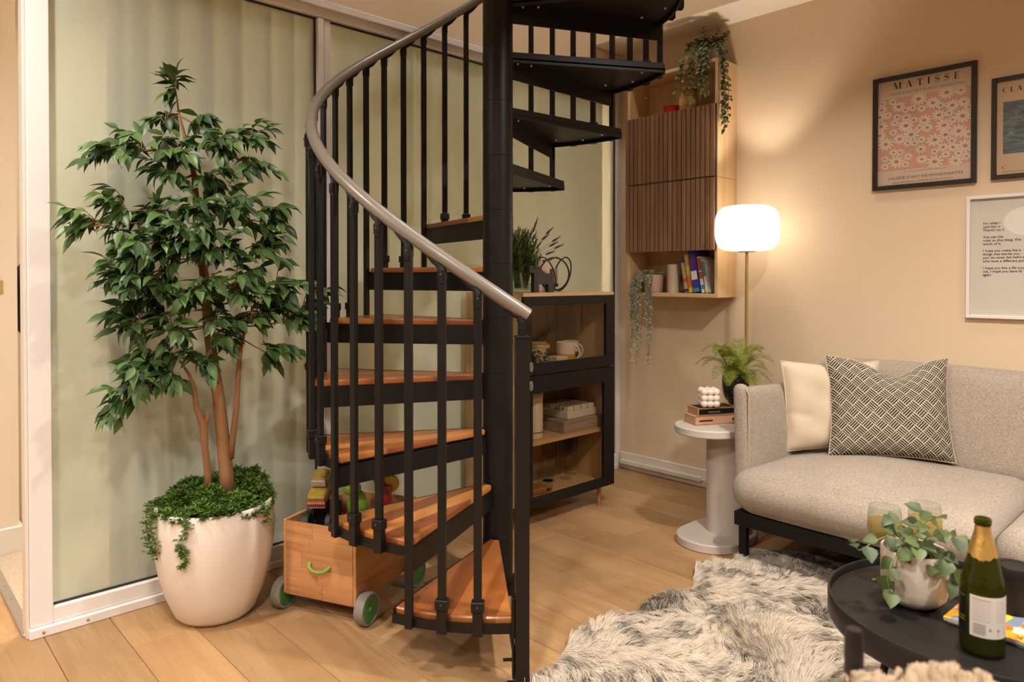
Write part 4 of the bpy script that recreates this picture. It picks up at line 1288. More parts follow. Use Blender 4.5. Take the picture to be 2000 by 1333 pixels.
def pillow(name, c, right, up, w, h, t_, mat, label, dent=0.0, seed=1, pipe=None, n=30):
    r_ = Vector(right).normalized()
    u_ = Vector(up).normalized()
    nrm = r_.cross(u_).normalized()
    rg = random.Random(seed)
    ph = [rg.uniform(0, 6.28) for _ in range(6)]
    vs, fs, uv = [], [], []
    for side in (1, -1):
        for i in range(n + 1):
            for j in range(n + 1):
                a, b = 2 * i / n - 1, 2 * j / n - 1
                pin = 1 - 0.075 * (1 - a * a) * abs(b) ** 3
                pin2 = 1 - 0.075 * (1 - b * b) * abs(a) ** 3
                x = a * w / 2 * pin2
                y = b * h / 2 * pin
                if b > 0:
                    y -= dent * math.exp(-((a - 0.12) / 0.42) ** 2) * b ** 2
                th = t_ / 2 * ((1 - a ** 4) * (1 - b ** 4)) ** 0.55
                edge = max(abs(a), abs(b))
                wr = 0.006 * math.sin(a * 7 + b * 3 + ph[0]) * math.sin(b * 6 - a * 2 + ph[1]) * (1 - edge ** 6)
                wr += 0.007 * math.exp(-((b + 0.25 + 0.1 * a) / 0.05) ** 2) * (a < -0.55) * (-1) + 0.0
                wr -= dent * 0.30 * math.exp(-((a - 0.12) / 0.20) ** 2) * max(0, b) ** 1.5
                q = Vector(c) + r_ * x + u_ * y + nrm * (side * th + (wr if side > 0 else 0))
                vs.append(q)
                uv.append((a * w, b * h) if side > 0 else (a * w + 0.37, b * h))
    N = (n + 1) * (n + 1)
    for sd_ in (0, 1):
        for i in range(n):
            for j in range(n):
                k_ = sd_ * N + i * (n + 1) + j
                f_ = (k_, k_ + n + 1, k_ + n + 2, k_ + 1)
                fs.append(f_ if sd_ == 0 else f_[::-1])
    g_ = G().add(vs, fs)
    g_.uv = uv
    loc = Vector(c) - u_ * h / 2
    o = thing(name, loc, label, 'cushion')
    part(o, 'cover', g_, mat, 180, recalc=False)
    rimp = []
    for i in range(n):
        rimp.append(vs[i * (n + 1)])
    for j in range(n):
        rimp.append(vs[n * (n + 1) + j])
    for i in range(n, 0, -1):
        rimp.append(vs[i * (n + 1) + n])
    for j in range(n, 0, -1):
        rimp.append(vs[j])
    part(o, 'seam', G().tube(rimp, 0.0035, 6, closed=True), pipe or mat, 180)
    return o
m_weave = basketweave()
rt_c = Vector((0.26, -0.415, 0)).normalized()
lean = Vector((0.415, 0.26, 0)).normalized()
up_c = (Vector((0, 0, 1)) + lean * 0.26).normalized()
pillow('patterned_cushion', (3.262, 1.102, 0.648), rt_c, up_c, 0.490, 0.440, 0.15, m_weave, 'square cushion with black and cream hatched basketweave print on the sofa', 0.075, 4, M('cream_seam', (0.5, 0.42, 0.32), 0.9))
m_cush = fabric('cream_linen', (0.680, 0.570, 0.425), (0.600, 0.490, 0.360), 200, 0.25)
rt_d = Vector((0.62, -0.55, 0)).normalized()
lean2 = Vector((0.55, 0.62, 0)).normalized()
up_d = (Vector((0, 0, 1)) + lean2 * 0.12).normalized()
pillow('plain_cushion', (3.215, 1.320, 0.632), rt_d, up_d, 0.450, 0.400, 0.13, m_cush, 'plain cream cushion tucked behind the patterned cushion', 0.012, 9)

# ------------------------------------------------------------------ round tray table
m_tray = M('matt_black_tray', (0.011, 0.0092, 0.0082), 0.46, c2=(0.014, 0.012, 0.0105), ns=20, spec=0.3)
TC = Vector((1.985, 0.471, 0))
TR = 0.327
ct = thing('tray_table', TC, 'round black tray coffee table in front of the sofa', 'coffee table')
part(ct, 'tray', G().lathe([(0.0, 0.335), (TR - 0.014, 0.335), (TR - 0.004, 0.339), (TR, 0.348), (TR, 0.398), (TR - 0.0015, 0.401), (TR - 0.005, 0.401), (TR - 0.0065, 0.398), (TR - 0.0065, 0.379), (TR - 0.012, 0.375), (0.0, 0.375)], 96, TC), m_tray, 50)
part(ct, 'under_ring', G().lathe([(0.20, 0.320), (0.215, 0.320), (0.215, 0.335), (0.20, 0.335)], 48, TC, close=True), m_tray)
for i in range(3):
    a = R(70 + 120 * i)
    d = Vector((math.cos(a), math.sin(a), 0))
    part(ct, 'leg', G().cyl(TC + d * 0.27 + Vector((0, 0, 0.030)), TC + d * 0.208 + Vector((0, 0, 0.325)), 0.010, n=12), m_tray)
ZTB = 0.3755
# potted trailing plant
PC = Vector((1.972, 0.602, ZTB))
tp = thing('potted_ivy', PC, 'leafy trailing plant in a speckled cream pot on the tray table', 'potted plant')
m_pot = M('speckled_stoneware', (0.600, 0.510, 0.420), 0.6, c2=(0.460, 0.385, 0.310), ns=160, bmp=0.15, bs=160)
part(tp, 'pot', G().lathe([(0.0, 0.0), (0.044, 0.0), (0.050, 0.004), (0.066, 0.015), (0.073, 0.027), (0.0762, 0.045), (0.0770, 0.136), (0.0755, 0.140), (0.071, 0.140), (0.070, 0.136), (0.069, 0.100), (0.0, 0.100)], 48, PC), m_pot, 50)
part(tp, 'soil', G().lathe([(0.0, 0.117), (0.040, 0.116), (0.0695, 0.112), (0.0695, 0.101), (0.0, 0.101)], 24, PC), M('dark_soil', (0.025, 0.017, 0.012), 0.95, bmp=0.8, bs=120))
def leaf_mesh(name, w, fold, droop, mat, st=((0, .02), (.12, .55), (.32, .95), (.55, .9), (.78, .5), (1, 0))):
    g_ = G()
    vs, fs = [], []
    for t_, hw in st:
        z_ = -droop * t_ * t_
        vs += [(-hw * w / 2, t_, z_ + fold * hw * w), (0, t_, z_), (hw * w / 2, t_, z_ + fold * hw * w)]
    for i in range(len(st) - 1):
        a, b = i * 3, i * 3 + 3
        fs += [(a, a + 1, b + 1, b), (a + 1, a + 2, b + 2, b + 1)]
    g_.add(vs, fs)
    return g_
def leaf_matrix(pos, d, up, size):
    y = Vector(d).normalized()
    x = y.cross(Vector(up))
    if x.length < 1e-4:
        x = y.cross(Vector((1, 0, 0)))
    x.normalize()
    z = x.cross(y)
    m_ = Matrix(((x.x, y.x, z.x, pos[0]), (x.y, y.y, z.y, pos[1]), (x.z, y.z, z.z, pos[2]), (0, 0, 0, 1)))
    return m_ @ Matrix.Diagonal((size, size, size, 1))
m_ivy = leafmat('ivy_leaf', (0.030, 0.052, 0.018), (0.125, 0.170, 0.050), 0.5, 0.2, back=(0.18, 0.21, 0.09))
ivy = [mesh_of('leaf', leaf_mesh('leaf', 0.88, 0.20, d_, m_ivy), m_ivy, 180, recalc=False) for d_ in (0.12, 0.3, 0.5)]
def trail(t, o, pts, leaves, size, rg, mats, mesh, stem_r=0.0015, spill=None):
    part(t, 'stem', G().tube(pts, stem_r, 5), mats)
    for q in range(leaves):
        k_ = (q + 0.6) / leaves * (len(pts) - 1)
        i_ = min(int(k_), len(pts) - 2)
        p = Vector(pts[i_]).lerp(Vector(pts[i_ + 1]), k_ - i_)
        d = (Vector(pts[i_ + 1]) - Vector(pts[i_])).normalized()
        sd = d.cross(Vector((0, 0, 1)))
        sd = sd.normalized() if sd.length > 0.05 else Vector((1, 0, 0))
        e = d * 0.5 + sd * (1 if q % 2 else -1) * rg.uniform(0.5, 1.0) + Vector((rg.uniform(-.3, .3), rg.uniform(-.3, .3), rg.uniform(-0.5, 0.3))) - FWV * 0.35
        mtx = leaf_matrix(p, e, Vector((0, 0, 1)) - FWV * 0.8, size * rg.uniform(0.8, 1.15))
        if spill and spill['left'] <= 0:
            src = rg.choice(spill['shapes'])
            spill['g'].add([mtx @ Vector(v) for v in src.v], src.f)
            continue
        if spill:
            spill['left'] -= 1
        l_ = link('leaf', rg.choice(mesh), t)
        l_.matrix_local = Matrix.Translation(-Vector(o)) @ mtx
lr = random.Random(5)
top = PC + Vector((0, 0, 0.125))
def L(dr, df, dz):
    return top + RTV * dr + FWV * df + Vector((0, 0, dz))
for pts, n_ in ((((0, 0, 0), (-0.05, 0.0, 0.055), (-0.10, -0.02, 0.045), (-0.155, -0.03, 0.02), (-0.19, -0.03, 0.055)), 6),
                (((0, 0, 0), (-0.05, -0.03, 0.03), (-0.09, -0.06, 0.0), (-0.105, -0.07, -0.035), (-0.10, -0.075, -0.07)), 7),
                (((0, 0, 0), (-0.02, -0.03, 0.06), (0.0, -0.05, 0.10), (0.02, -0.06, 0.115)), 5),
                (((0, 0, 0), (0.02, -0.02, 0.05), (0.05, -0.05, 0.08), (0.07, -0.06, 0.06)), 5),
                (((0, 0, 0), (0.03, -0.05, 0.03), (0.04, -0.085, 0.01), (0.045, -0.092, -0.04)), 5),
                (((0, 0, 0), (0.05, 0.0, 0.04), (0.10, 0.02, 0.045), (0.15, 0.02, 0.030), (0.185, 0.02, 0.01)), 5),
                (((0, 0, 0), (-0.03, 0.02, 0.05), (-0.05, 0.03, 0.09)), 4),
                (((0, 0, 0), (0.0, -0.06, 0.03), (0.01, -0.075, 0.0)), 3),
                (((0, 0, 0), (0.03, 0.03, 0.06), (0.04, 0.04, 0.10)), 4),
                (((0, 0, 0), (-0.01, -0.04, 0.04), (-0.03, -0.07, 0.05), (-0.05, -0.08, 0.03)), 5)):
    trail(tp, PC, [L(*p) for p in pts], n_ + 1, 0.042, lr, m_stem, ivy)
# wine glasses
m_wine = glass('white_wine', (0.97, 0.87, 0.52), 0.0, 1.33)
wineglass('wine_glass', 2.059, 0.703, ZTB, 0.043, 0.205, 'glass of white wine behind the ivy pot, left of two', 'filled glasses on the tray table', liquid=m_wine)
wineglass('wine_glass', 2.165, 0.635, ZTB, 0.043, 0.205, 'glass of white wine behind the ivy pot, right of two', 'filled glasses on the tray table', liquid=m_wine)
# magazines
def magazine(x0, y0, w, d, z, t_, rz, cover, label, idx):
    o = thing('magazine', (x0, y0, z), label, 'magazine', None, rz)
    part(o, 'pages', G().box(0, w, 0, d, 0, t_ - 0.0008), m_mpage, 0, local=True)
    c_ = part(o, 'cover', G().box(-0.0004, w + 0.0004, -0.0004, d + 0.0004, t_ - 0.0008, t_), cover, 0, local=True)
    return o, c_
m_mpage = M('magazine_pages', (0.62, 0.58, 0.54), 0.6, c2=(0.45, 0.43, 0.41), ns=40, stretch=(1, 1, 60))
def collage():
    m, nt, b = newmat('magazine_cover_print')
    v = coords(nt, (1, 1.7, 1), rot=(0, 0, 0.5))
    vo = nd(nt, 'ShaderNodeTexVoronoi')
    vo.inputs['Scale'].default_value = 26
    nt.links.new(v, vo.inputs['Vector'])
    sp = nd(nt, 'ShaderNodeSeparateColor')
    nt.links.new(vo.outputs['Color'], sp.inputs[0])
    r = nd(nt, 'ShaderNodeValToRGB')
    r.color_ramp.interpolation = 'CONSTANT'
    cs = ((0.0, (0.75, 0.42, 0.02)), (0.22, (0.72, 0.58, 0.45)), (0.38, (0.70, 0.14, 0.04)), (0.52, (0.74, 0.50, 0.03)), (0.66, (0.18, 0.22, 0.28)), (0.76, (0.48, 0.18, 0.30)), (0.86, (0.72, 0.64, 0.55)), (0.95, (0.10, 0.05, 0.14)))
    e = r.color_ramp.elements
    e[0].position, e[0].color = cs[0][0], c4(cs[0][1])
    e[1].position, e[1].color = cs[1][0], c4(cs[1][1])
    for p, c in cs[2:]:
        k_ = e.new(p)
        k_.color = c4(c)
    nt.links.new(sp.outputs[0], r.inputs[0])
    nt.links.new(r.outputs[0], b.inputs['Base Color'])
    b.inputs['Roughness'].default_value = 0.3
    return m
o1, c1 = magazine(1.898, 0.290, 0.200, 0.222, ZTB, 0.008, -5, P('plain_magazine_cover', (0.5, 0.42, 0.4), 0.35), 'lower of the two magazines under the dark candle jar', 0)
o2, c2 = magazine(1.894, 0.288, 0.205, 0.230, ZTB + 0.0083, 0.008, -3, collage(), 'bright yellow and orange illustrated magazine lying behind the bottle', 1)
part(c2, 'orange_band', G().box(0.004, 0.034, 0.0, 0.120, 0.008, 0.0084), p_or if False else P('print_amber', (0.78, 0.34, 0.02), 0.35), 0, local=True)
# dark candle jar with straw-like wire
cj = Vector((2.065, 0.410, ZTB + 0.0170))
t = thing('candle_jar', cj, 'black glass candle jar standing on the magazines behind the bottle', 'candle')
part(t, 'jar', G().lathe([(0.0, 0.0), (0.036, 0.0), (0.039, 0.003), (0.039, 0.092), (0.0, 0.092)], 36, cj), m_tray)
part(t, 'lid', G().lathe([(0.0, 0.092), (0.0395, 0.092), (0.040, 0.095), (0.040, 0.110), (0.038, 0.113), (0.029, 0.113), (0.028, 0.1105), (0.0, 0.1105)], 36, cj), m_tray, 50)
# sparkling wine bottle
BC = Vector((1.829, 0.421, ZTB))
bt = thing('wine_bottle', BC, 'open green sparkling wine bottle with gold foil neck on the tray table', 'bottle')
def bottle_glass():
    m, nt, b = newmat('dark_green_bottle_glass')
    v = coords(nt)
    nt.links.new(mix_rgb(nt, noise(nt, v, 6), (0.045, 0.048, 0.004), (0.035, 0.038, 0.003)), b.inputs['Base Color'])
    b.inputs['Roughness'].default_value = 0.04
    tr = nd(nt, 'ShaderNodeBsdfTransparent')
    tr.inputs[0].default_value = (0.42, 0.42, 0.05, 1)
    mx = nd(nt, 'ShaderNodeMixShader')
    mx.inputs[0].default_value = 0.55
    nt.links.new(b.outputs[0], mx.inputs[1])
    nt.links.new(tr.outputs[0], mx.inputs[2])
    nt.links.new(mx.outputs[0], nt.nodes['Material Output'].inputs[0])
    return m
part(bt, 'glass', G().lathe([(0.0, 0.006), (0.025, 0.004), (0.038, 0.0), (0.042, 0.004), (0.0435, 0.014), (0.0435, 0.135), (0.041, 0.160), (0.033, 0.195), (0.0245, 0.225), (0.0165, 0.258), (0.0142, 0.276),
                             (0.0142, 0.280), (0.0168, 0.282), (0.0172, 0.291), (0.0150, 0.296), (0.0105, 0.296), (0.0098, 0.282), (0.0095, 0.250)], 48, BC), bottle_glass(), 40)
part(bt, 'wine', G().lathe([(0.0, 0.008), (0.040, 0.012), (0.0412, 0.020), (0.0412, 0.118), (0.0, 0.118)], 32, BC), M('dark_wine', (0.012, 0.012, 0.002), 0.1), 40)
def foil_mat():
    m, nt, b = newmat('crumpled_gold_foil')
    v = coords(nt, (1, 1, 0.5))
    n1 = noise(nt, v, 60, 3)
    nt.links.new(mix_rgb(nt, n1, (0.72, 0.47, 0.15), (0.55, 0.33, 0.09)), b.inputs['Base Color'])
    b.inputs['Metallic'].default_value = 0.85
    b.inputs['Roughness'].default_value = 0.38
    bump(nt, b, n1, 0.6, 0.004)
    return m
vs, fs = [], []
nf = 48
pf = [(0.0295, 0.212), (0.0260, 0.226), (0.0205, 0.250), (0.0175, 0.260), (0.0152, 0.276), (0.0150, 0.2795)]
for i in range(nf):
    a = 2 * math.pi * i / nf
    for q, (r_, z_) in enumerate(pf):
        jag = (0.004 * math.sin(a * 3 + 1) + 0.002 * math.sin(a * 11)) if q == 0 else (0.0012 * math.sin(a * 17) if q == len(pf) - 1 else 0)
        vs.append((BC.x + r_ * math.cos(a), BC.y + r_ * math.sin(a), BC.z + z_ + jag))
for i in range(nf):
    j = (i + 1) % nf
    for q in range(len(pf) - 1):
        fs.append((i * 6 + q, j * 6 + q, j * 6 + q + 1, i * 6 + q + 1))
part(bt, 'gold_foil', G().add(vs, fs), foil_mat(), 60)
m_lab = M('white_label_paper', (0.66, 0.62, 0.58), 0.6, ns=10)
m_ink = M('grey_label_ink', (0.30, 0.28, 0.265), 0.7)
cam_a = math.atan2(-BC.y, -BC.x)
def wrap(g_, a0, a1, z0, z1, r_, n_=14):
    vs, fs = [], []
    for i in range(n_ + 1):
        a = a0 + (a1 - a0) * i / n_
        for rr_ in (r_, r_ + 0.0003):
            for z_ in (z0, z1):
                vs.append((BC.x + rr_ * math.cos(a), BC.y + rr_ * math.sin(a), BC.z + z_))
    for i in range(n_):
        o = i * 4
        fs += [(o + 2, o + 6, o + 7, o + 3), (o, o + 1, o + 5, o + 4), (o + 1, o + 3, o + 7, o + 5), (o, o + 4, o + 6, o + 2)]
    fs += [(0, 2, 3, 1), (n_ * 4, n_ * 4 + 1, n_ * 4 + 3, n_ * 4 + 2)]
    return g_.add(vs, fs)
# angles grow toward the left of the picture as seen from the camera is negative here
LA, RA = cam_a + R(-31), cam_a + R(80)
def la(u):
    return LA + (RA - LA) * u
lb = part(bt, 'back_label', wrap(G(), LA, RA, 0.046, 0.135, 0.0437, 24), m_lab, 40, label='white back label with barcode')
g = wrap(G(), la(0.06), la(0.46), 0.1265, 0.1295, 0.0441)
for i in range(9):
    wrap(g, la(0.06), la(0.50 - 0.02 * (i % 3)), 0.1225 - i * 0.0052, 0.1237 - i * 0.0052, 0.0441)
for i in range(10):
    wrap(g, la(0.60), la(0.86 - 0.03 * (i % 2)), 0.127 - i * 0.0050, 0.128 - i * 0.0050, 0.0441, 6)
part(lb, 'small_print', g, M('faint_label_ink', (0.42, 0.39, 0.37), 0.7), 0)
g = G()
zz = 0.052
for w_ in (0.8, 1.6, 0.8, 2.2, 0.8, 1.2, 2.0, 0.8, 1.6, 0.8, 2.0, 1.0):
    wrap(g, la(0.08), la(0.36), zz, zz + w_ * 0.0008, 0.0441)
    zz += w_ * 0.0008 + 0.0010
part(lb, 'barcode', g, m_ink, 0)
g = wrap(G(), la(0.42), la(0.50), 0.062, 0.064, 0.0441, 4)
wrap(g, la(0.435), la(0.485), 0.064, 0.067, 0.0441, 4)
wrap(g, la(0.45), la(0.47), 0.067, 0.070, 0.0441, 3)
wrap(g, la(0.62), la(0.69), 0.062, 0.067, 0.0441, 4)
wrap(g, la(0.65), la(0.66), 0.054, 0.062, 0.0441, 2)
part(lb, 'symbols', g, m_ink, 0)
m_goldink = M('gold_print', (0.40, 0.30, 0.06), 0.4)
fl_ = part(bt, 'front_label', wrap(G(), RA + R(40), LA + R(360 - 14), 0.046, 0.132, 0.0437, 30), m_black, 40, label='black front label edged in gold')
part(fl_, 'gold_line', wrap(wrap(wrap(G(), RA + R(40), LA + R(346), 0.079, 0.0798, 0.0441, 30), RA + R(40), LA + R(346), 0.072, 0.0732, 0.0441, 30), RA + R(40), LA + R(346), 0.1262, 0.1268, 0.0441, 30), m_goldink, 0)
# ------------------------------------------------------------------ lettering helpers
def text_geo(txt, size, width=None, align='LEFT', bold=0.0):
    cu = bpy.data.curves.new('lettering', 'FONT')
    cu.offset = bold
    cu.body = txt
    cu.size = size
    cu.align_x = align
    cu.resolution_u = 3
    o = bpy.data.objects.new('lettering', cu)
    COL.objects.link(o)
    dg = bpy.context.evaluated_depsgraph_get()
    me = bpy.data.meshes.new_from_object(o.evaluated_get(dg))
    vs = [tuple(v.co) for v in me.vertices]
    fs = [tuple(p.vertices) for p in me.polygons]
    bpy.data.objects.remove(o)
    bpy.data.curves.remove(cu)
    bpy.data.meshes.remove(me)
    if width and vs:
        x0, x1 = min(v[0] for v in vs), max(v[0] for v in vs)
        vs = [((v[0] - x0) / (x1 - x0) * width, v[1], 0) for v in vs]
    return vs, fs
def stroke(g, pts, ws):
    n = len(pts)
    vs = []
    for i in range(n):
        a, b = Vector(pts[max(i - 1, 0)]), Vector(pts[min(i + 1, n - 1)])
        d = (b - a).normalized()
        nn = Vector((-d.y, d.x))
        p = Vector(pts[i])
        w = ws if not isinstance(ws, (list, tuple)) else ws[i]
        vs += [(*(p + nn * w / 2), 0), (*(p - nn * w / 2), 0)]
    g.add(vs, [(2 * i, 2 * i + 2, 2 * i + 3, 2 * i + 1) for i in range(n - 1)])
TK, TN = 0.20, 0.05
def glyph(g, ch, ox, s):
    h = G()
    bar = lambda x0, x1, y: stroke(h, [(x0, y), (x1, y)], TN)
    if ch == 'M':
        stroke(h, [(.12, 0), (.12, 1)], TN); stroke(h, [(.17, 1), (.52, 0)], TK); stroke(h, [(.52, 0), (.90, 1)], TN); stroke(h, [(.93, 0), (.93, 1)], TK)
        bar(0, .25, .02); bar(.78, 1.08, .02); bar(0, .25, .98); bar(.84, 1.08, .98); w = 1.1
    elif ch == 'A':
        stroke(h, [(.10, 0), (.43, 1)], TN); stroke(h, [(.43, 1), (.76, 0)], TK); bar(.22, .62, .32); bar(0, .22, .02); bar(.60, .92, .02); w = .92
    elif ch == 'T':
        stroke(h, [(.42, 0), (.42, 1)], TK); bar(0, .84, .97); bar(.26, .58, .02); stroke(h, [(.02, 1), (.02, .74)], TN); stroke(h, [(.82, 1), (.82, .74)], TN); w = .84
    elif ch == 'I':
        stroke(h, [(.16, 0), (.16, 1)], TK); bar(0, .32, .02); bar(0, .32, .98); w = .32
    elif ch == 'S':
        P_, W_ = [], []
        for i in range(15):
            t = i / 14
            a = 0.5 + 2.0 * math.pi * 0.0
            x = .33 + .25 * math.cos(R(20 + 250 * t * 2)) if t < .5 else .33 + .27 * math.cos(R(90 - (t - .5) * 2 * 250))
            y = .74 + .24 * math.sin(R(20 + 250 * t * 2)) if t < .5 else .27 + .25 * math.sin(R(90 - (t - .5) * 2 * 250))
            P_.append((x, y)); W_.append(TN + (TK - TN) * math.exp(-((t - .5) / .17) ** 2))
        stroke(h, P_, W_); stroke(h, [(.56, 1), (.56, .72)], TN); stroke(h, [(.06, 0), (.06, .28)], TN); w = .64
    elif ch == 'E':
        stroke(h, [(.18, 0), (.18, 1)], TK); bar(0, .66, .02); bar(0, .64, .98); bar(.2, .5, .52); stroke(h, [(.65, 0), (.65, .26)], TN); stroke(h, [(.63, 1), (.63, .76)], TN); stroke(h, [(.5, .4), (.5, .64)], TN); w = .68
    elif ch == 'L':
        stroke(h, [(.18, 0), (.18, 1)], TK); bar(0, .62, .02); bar(0, .36, .98); stroke(h, [(.61, 0), (.61, .28)], TN); w = .64
    elif ch == 'C':
        P_, W_ = [], []
        for i in range(15):
            a = 45 + 270 * i / 14
            P_.append((.42 + .36 * math.cos(R(a)), .5 + .49 * math.sin(R(a)))); W_.append(TN + (TK - TN) * max(0, -math.cos(R(a))) ** 2)
        stroke(h, P_, W_); stroke(h, [(.72, 1), (.72, .72)], TN); w = .78
    elif ch == 'U':
        P_ = [(.18, 1), (.18, .3)] + [(.45 - .27 * math.cos(R(a)), .3 - .29 * math.sin(R(a))) for a in (30, 60, 90, 120, 150)] + [(.72, .3), (.72, 1)]
        stroke(h, P_, [TK, TK, TK * .9, TK * .6, TN, TN, TN, TN, TN]); bar(0, .36, .98); bar(.60, .84, .98); w = .84
    g.add([(ox + v[0] * s, v[1] * s, 0) for v in h.v], h.f)
    return w * s
def on_wall(vs, y_left, z, x):
    """2D lettering (right, up) -> on the right wall, reading toward -Y"""
    return [(x, y_left - v[0], z + v[1]) for v in vs]
def wall_text(g, txt, size, y0, z, x, width=None, bold=0.0):
    vs, fs = text_geo(txt, size, width, bold=bold)
    g.add(on_wall(vs, y0, z, x), fs)
def serif_text(g, txt, size, y0, y1, z, x):
    ws = [glyph(G(), c, 0, size) for c in txt]
    gap = ((y0 - y1) - sum(ws)) / max(1, len(txt) - 1)
    h = G()
    ox = 0
    for c, w in zip(txt, ws):
        glyph(h, c, ox, size)
        ox += w + gap
    g.add(on_wall(h.v, y0, z, x), h.f)

m_pinkpaper = M('pale_pink_print', (0.700, 0.530, 0.430), 0.55, c2=(0.62, 0.45, 0.35), ns=4)
m_pinkfield = M('coral_pink_print', (0.680, 0.320, 0.240), 0.55, c2=(0.660, 0.380, 0.290), ns=30)
m_petal = M('petal_print', (0.760, 0.640, 0.540), 0.55, c2=(0.70, 0.56, 0.47), ns=80)
m_eye = M('orange_print', (0.600, 0.230, 0.045), 0.55, c2=(0.50, 0.22, 0.07), ns=60)
m_blackink = M('black_print', (0.035, 0.028, 0.024), 0.6)
m_softink = M('brown_grey_print', (0.20, 0.145, 0.115), 0.6)
m_frblk = M('black_picture_frame', (0.017, 0.014, 0.012), 0.4)
m_picglass = glass('picture_glass', (0.97, 0.97, 0.96), 0.0, 1.38, mixt=1.0)
def picture(name, y0, y1, z0, z1, fw, fd, frame_mat, paper, label):
    t = thing(name, (XS, (y0 + y1) / 2, z0), label, 'picture')
    x0, x1 = XS - fd, XS - 0.001
    part(t, 'frame', G().box(x0, x1, y0, y0 + fw, z0, z1, 0.0015).box(x0, x1, y1 - fw, y1, z0, z1, 0.0015).box(x0, x1, y0 + fw, y1 - fw, z0, z0 + fw, 0.0015).box(x0, x1, y0 + fw, y1 - fw, z1 - fw, z1, 0.0015), frame_mat, 0)
    pr_ = part(t, 'print', G().box(XS - 0.008, XS - 0.002, y0 + fw, y1 - fw, z0 + fw, z1 - fw), paper, 0)
    part(t, 'glazing', G().box(XS - 0.016, XS - 0.0145, y0 + fw, y1 - fw, z0 + fw, z1 - fw), m_picglass, 0)
    return t, pr_
XP = XS - 0.0088
t, pr_ = picture('framed_poster', 0.857, 1.283, 1.621, 2.151, 0.020, 0.022, m_frblk, m_pinkpaper, 'black framed pink daisy poster on the wall above the sofa')
part(pr_, 'colour_field', G().box(XP, XS - 0.008, 0.878, 1.262, 1.712, 2.046), m_pinkfield, 0)
gp_, ge_ = G(), G()
fr = random.Random(12)
pts = []
tries = 0
while len(pts) < 62 and tries < 6000:
    tries += 1
    s_ = fr.choice((0.030, 0.038, 0.046, 0.054))
    y_, z_ = fr.uniform(0.885, 1.255), fr.uniform(1.722, 2.038)
    if all(math.hypot(y_ - a, (z_ - b) * 1.15) > (s_ + c) * 0.47 for a, b, c in pts):
        pts.append((y_, z_, s_))
for fi, (y_, z_, s_) in enumerate(pts):
    n_ = fr.choice((10, 11, 12))
    a0 = fr.uniform(0, 1)
    for i in range(n_):
        a = a0 + 2 * math.pi * i / n_
        poly = []
        for q in range(8):
            b = 2 * math.pi * q / 8
            lx, ly = s_ * 0.42 + s_ * 0.27 * math.cos(b), s_ * 0.110 * math.sin(b)
            X_, Y_ = lx * math.cos(a) - ly * math.sin(a), (lx * math.sin(a) + ly * math.cos(a)) * 0.86
            yy = min(1.262, max(0.878, y_ - X_))
            poly.append((XP - 0.0004 - fi * 0.00003 - (i % 2) * 0.00001 - (i == 0) * 0.000005, yy, min(2.056, z_ + Y_)))
        gp_.add(poly, [tuple(range(8))])
    gp2 = [(XP - 0.00042 - fi * 0.00003, min(1.262, max(0.878, y_ - s_ * 0.17 * math.cos(2 * math.pi * q / 10))), z_ + s_ * 0.10 * math.sin(2 * math.pi * q / 10)) for q in range(10)]
    ge_.add(gp2, [tuple(range(10))])
part(pr_, 'daisy_petals', gp_, m_petal, 0, recalc=False, kind='stuff')
part(pr_, 'daisy_centres', ge_, m_eye, 0, recalc=False, kind='stuff')
g = G()
serif_text(g, 'MATISSE', 0.030, 1.194, 0.926, 2.089, XP)
part(pr_, 'lettering', g, m_blackink, 0, recalc=False)
g = G()
wall_text(g, 'COLLECTION DE FLEURS ET DE PLANTES', 0.0125, 1.219, 2.063, XP, 0.309)
wall_text(g, "GALERIE D'ART DE MONTMARTRE", 0.0175, 1.217, 1.667, XP, 0.309)
wall_text(g, 'Rue de Seine, 75006 Paris, France', 0.0095, 1.196, 1.650, XP, 0.25)
for i in range(16):
    a = 1.15 - i * 0.011
    g.box(XP, XP + 0.0002, a - 0.008, a, 1.699, 1.7005)
part(pr_, 'lettering', g, m_softink, 0, recalc=False)

def seascape():
    m, nt, b = newmat('blue_green_brushwork_print')
    v = coords(nt, (1, 2.0, 7))
    n1 = noise(nt, v, 9, 5, 0.65, 0.8)
    col = ramp(nt, n1, ((0.30, (0.035, 0.055, 0.065)), (0.45, (0.085, 0.125, 0.150)), (0.58, (0.150, 0.190, 0.190)), (0.75, (0.300, 0.290, 0.240))))
    nt.links.new(col, b.inputs['Base Color'])
    b.inputs['Roughness'].default_value = 0.6
    return m
t, pr_ = picture('framed_print', 0.380, 0.802, 1.626, 2.057, 0.018, 0.022, m_frblk, M('peach_paper', (0.66, 0.46, 0.30), 0.55, ns=4), 'black framed blue and green landscape print at the right edge')
part(pr_, 'painted_field', G().box(XP, XS - 0.008, 0.42, 0.762, 1.731, 1.952), seascape(), 0)
g = G()
serif_text(g, 'CLAU', 0.021, 0.764, 0.668, 1.992, XP)
serif_text(g, 'C', 0.013, 0.764, 0.752, 1.668, XP)
g.box(XP, XP + 0.0002, 0.749, 0.7505, 1.668, 1.6695)
g.box(XP, XP + 0.0002, 0.60, 0.764, 1.655, 1.6562)
part(pr_, 'lettering', g, m_blackink, 0, recalc=False)

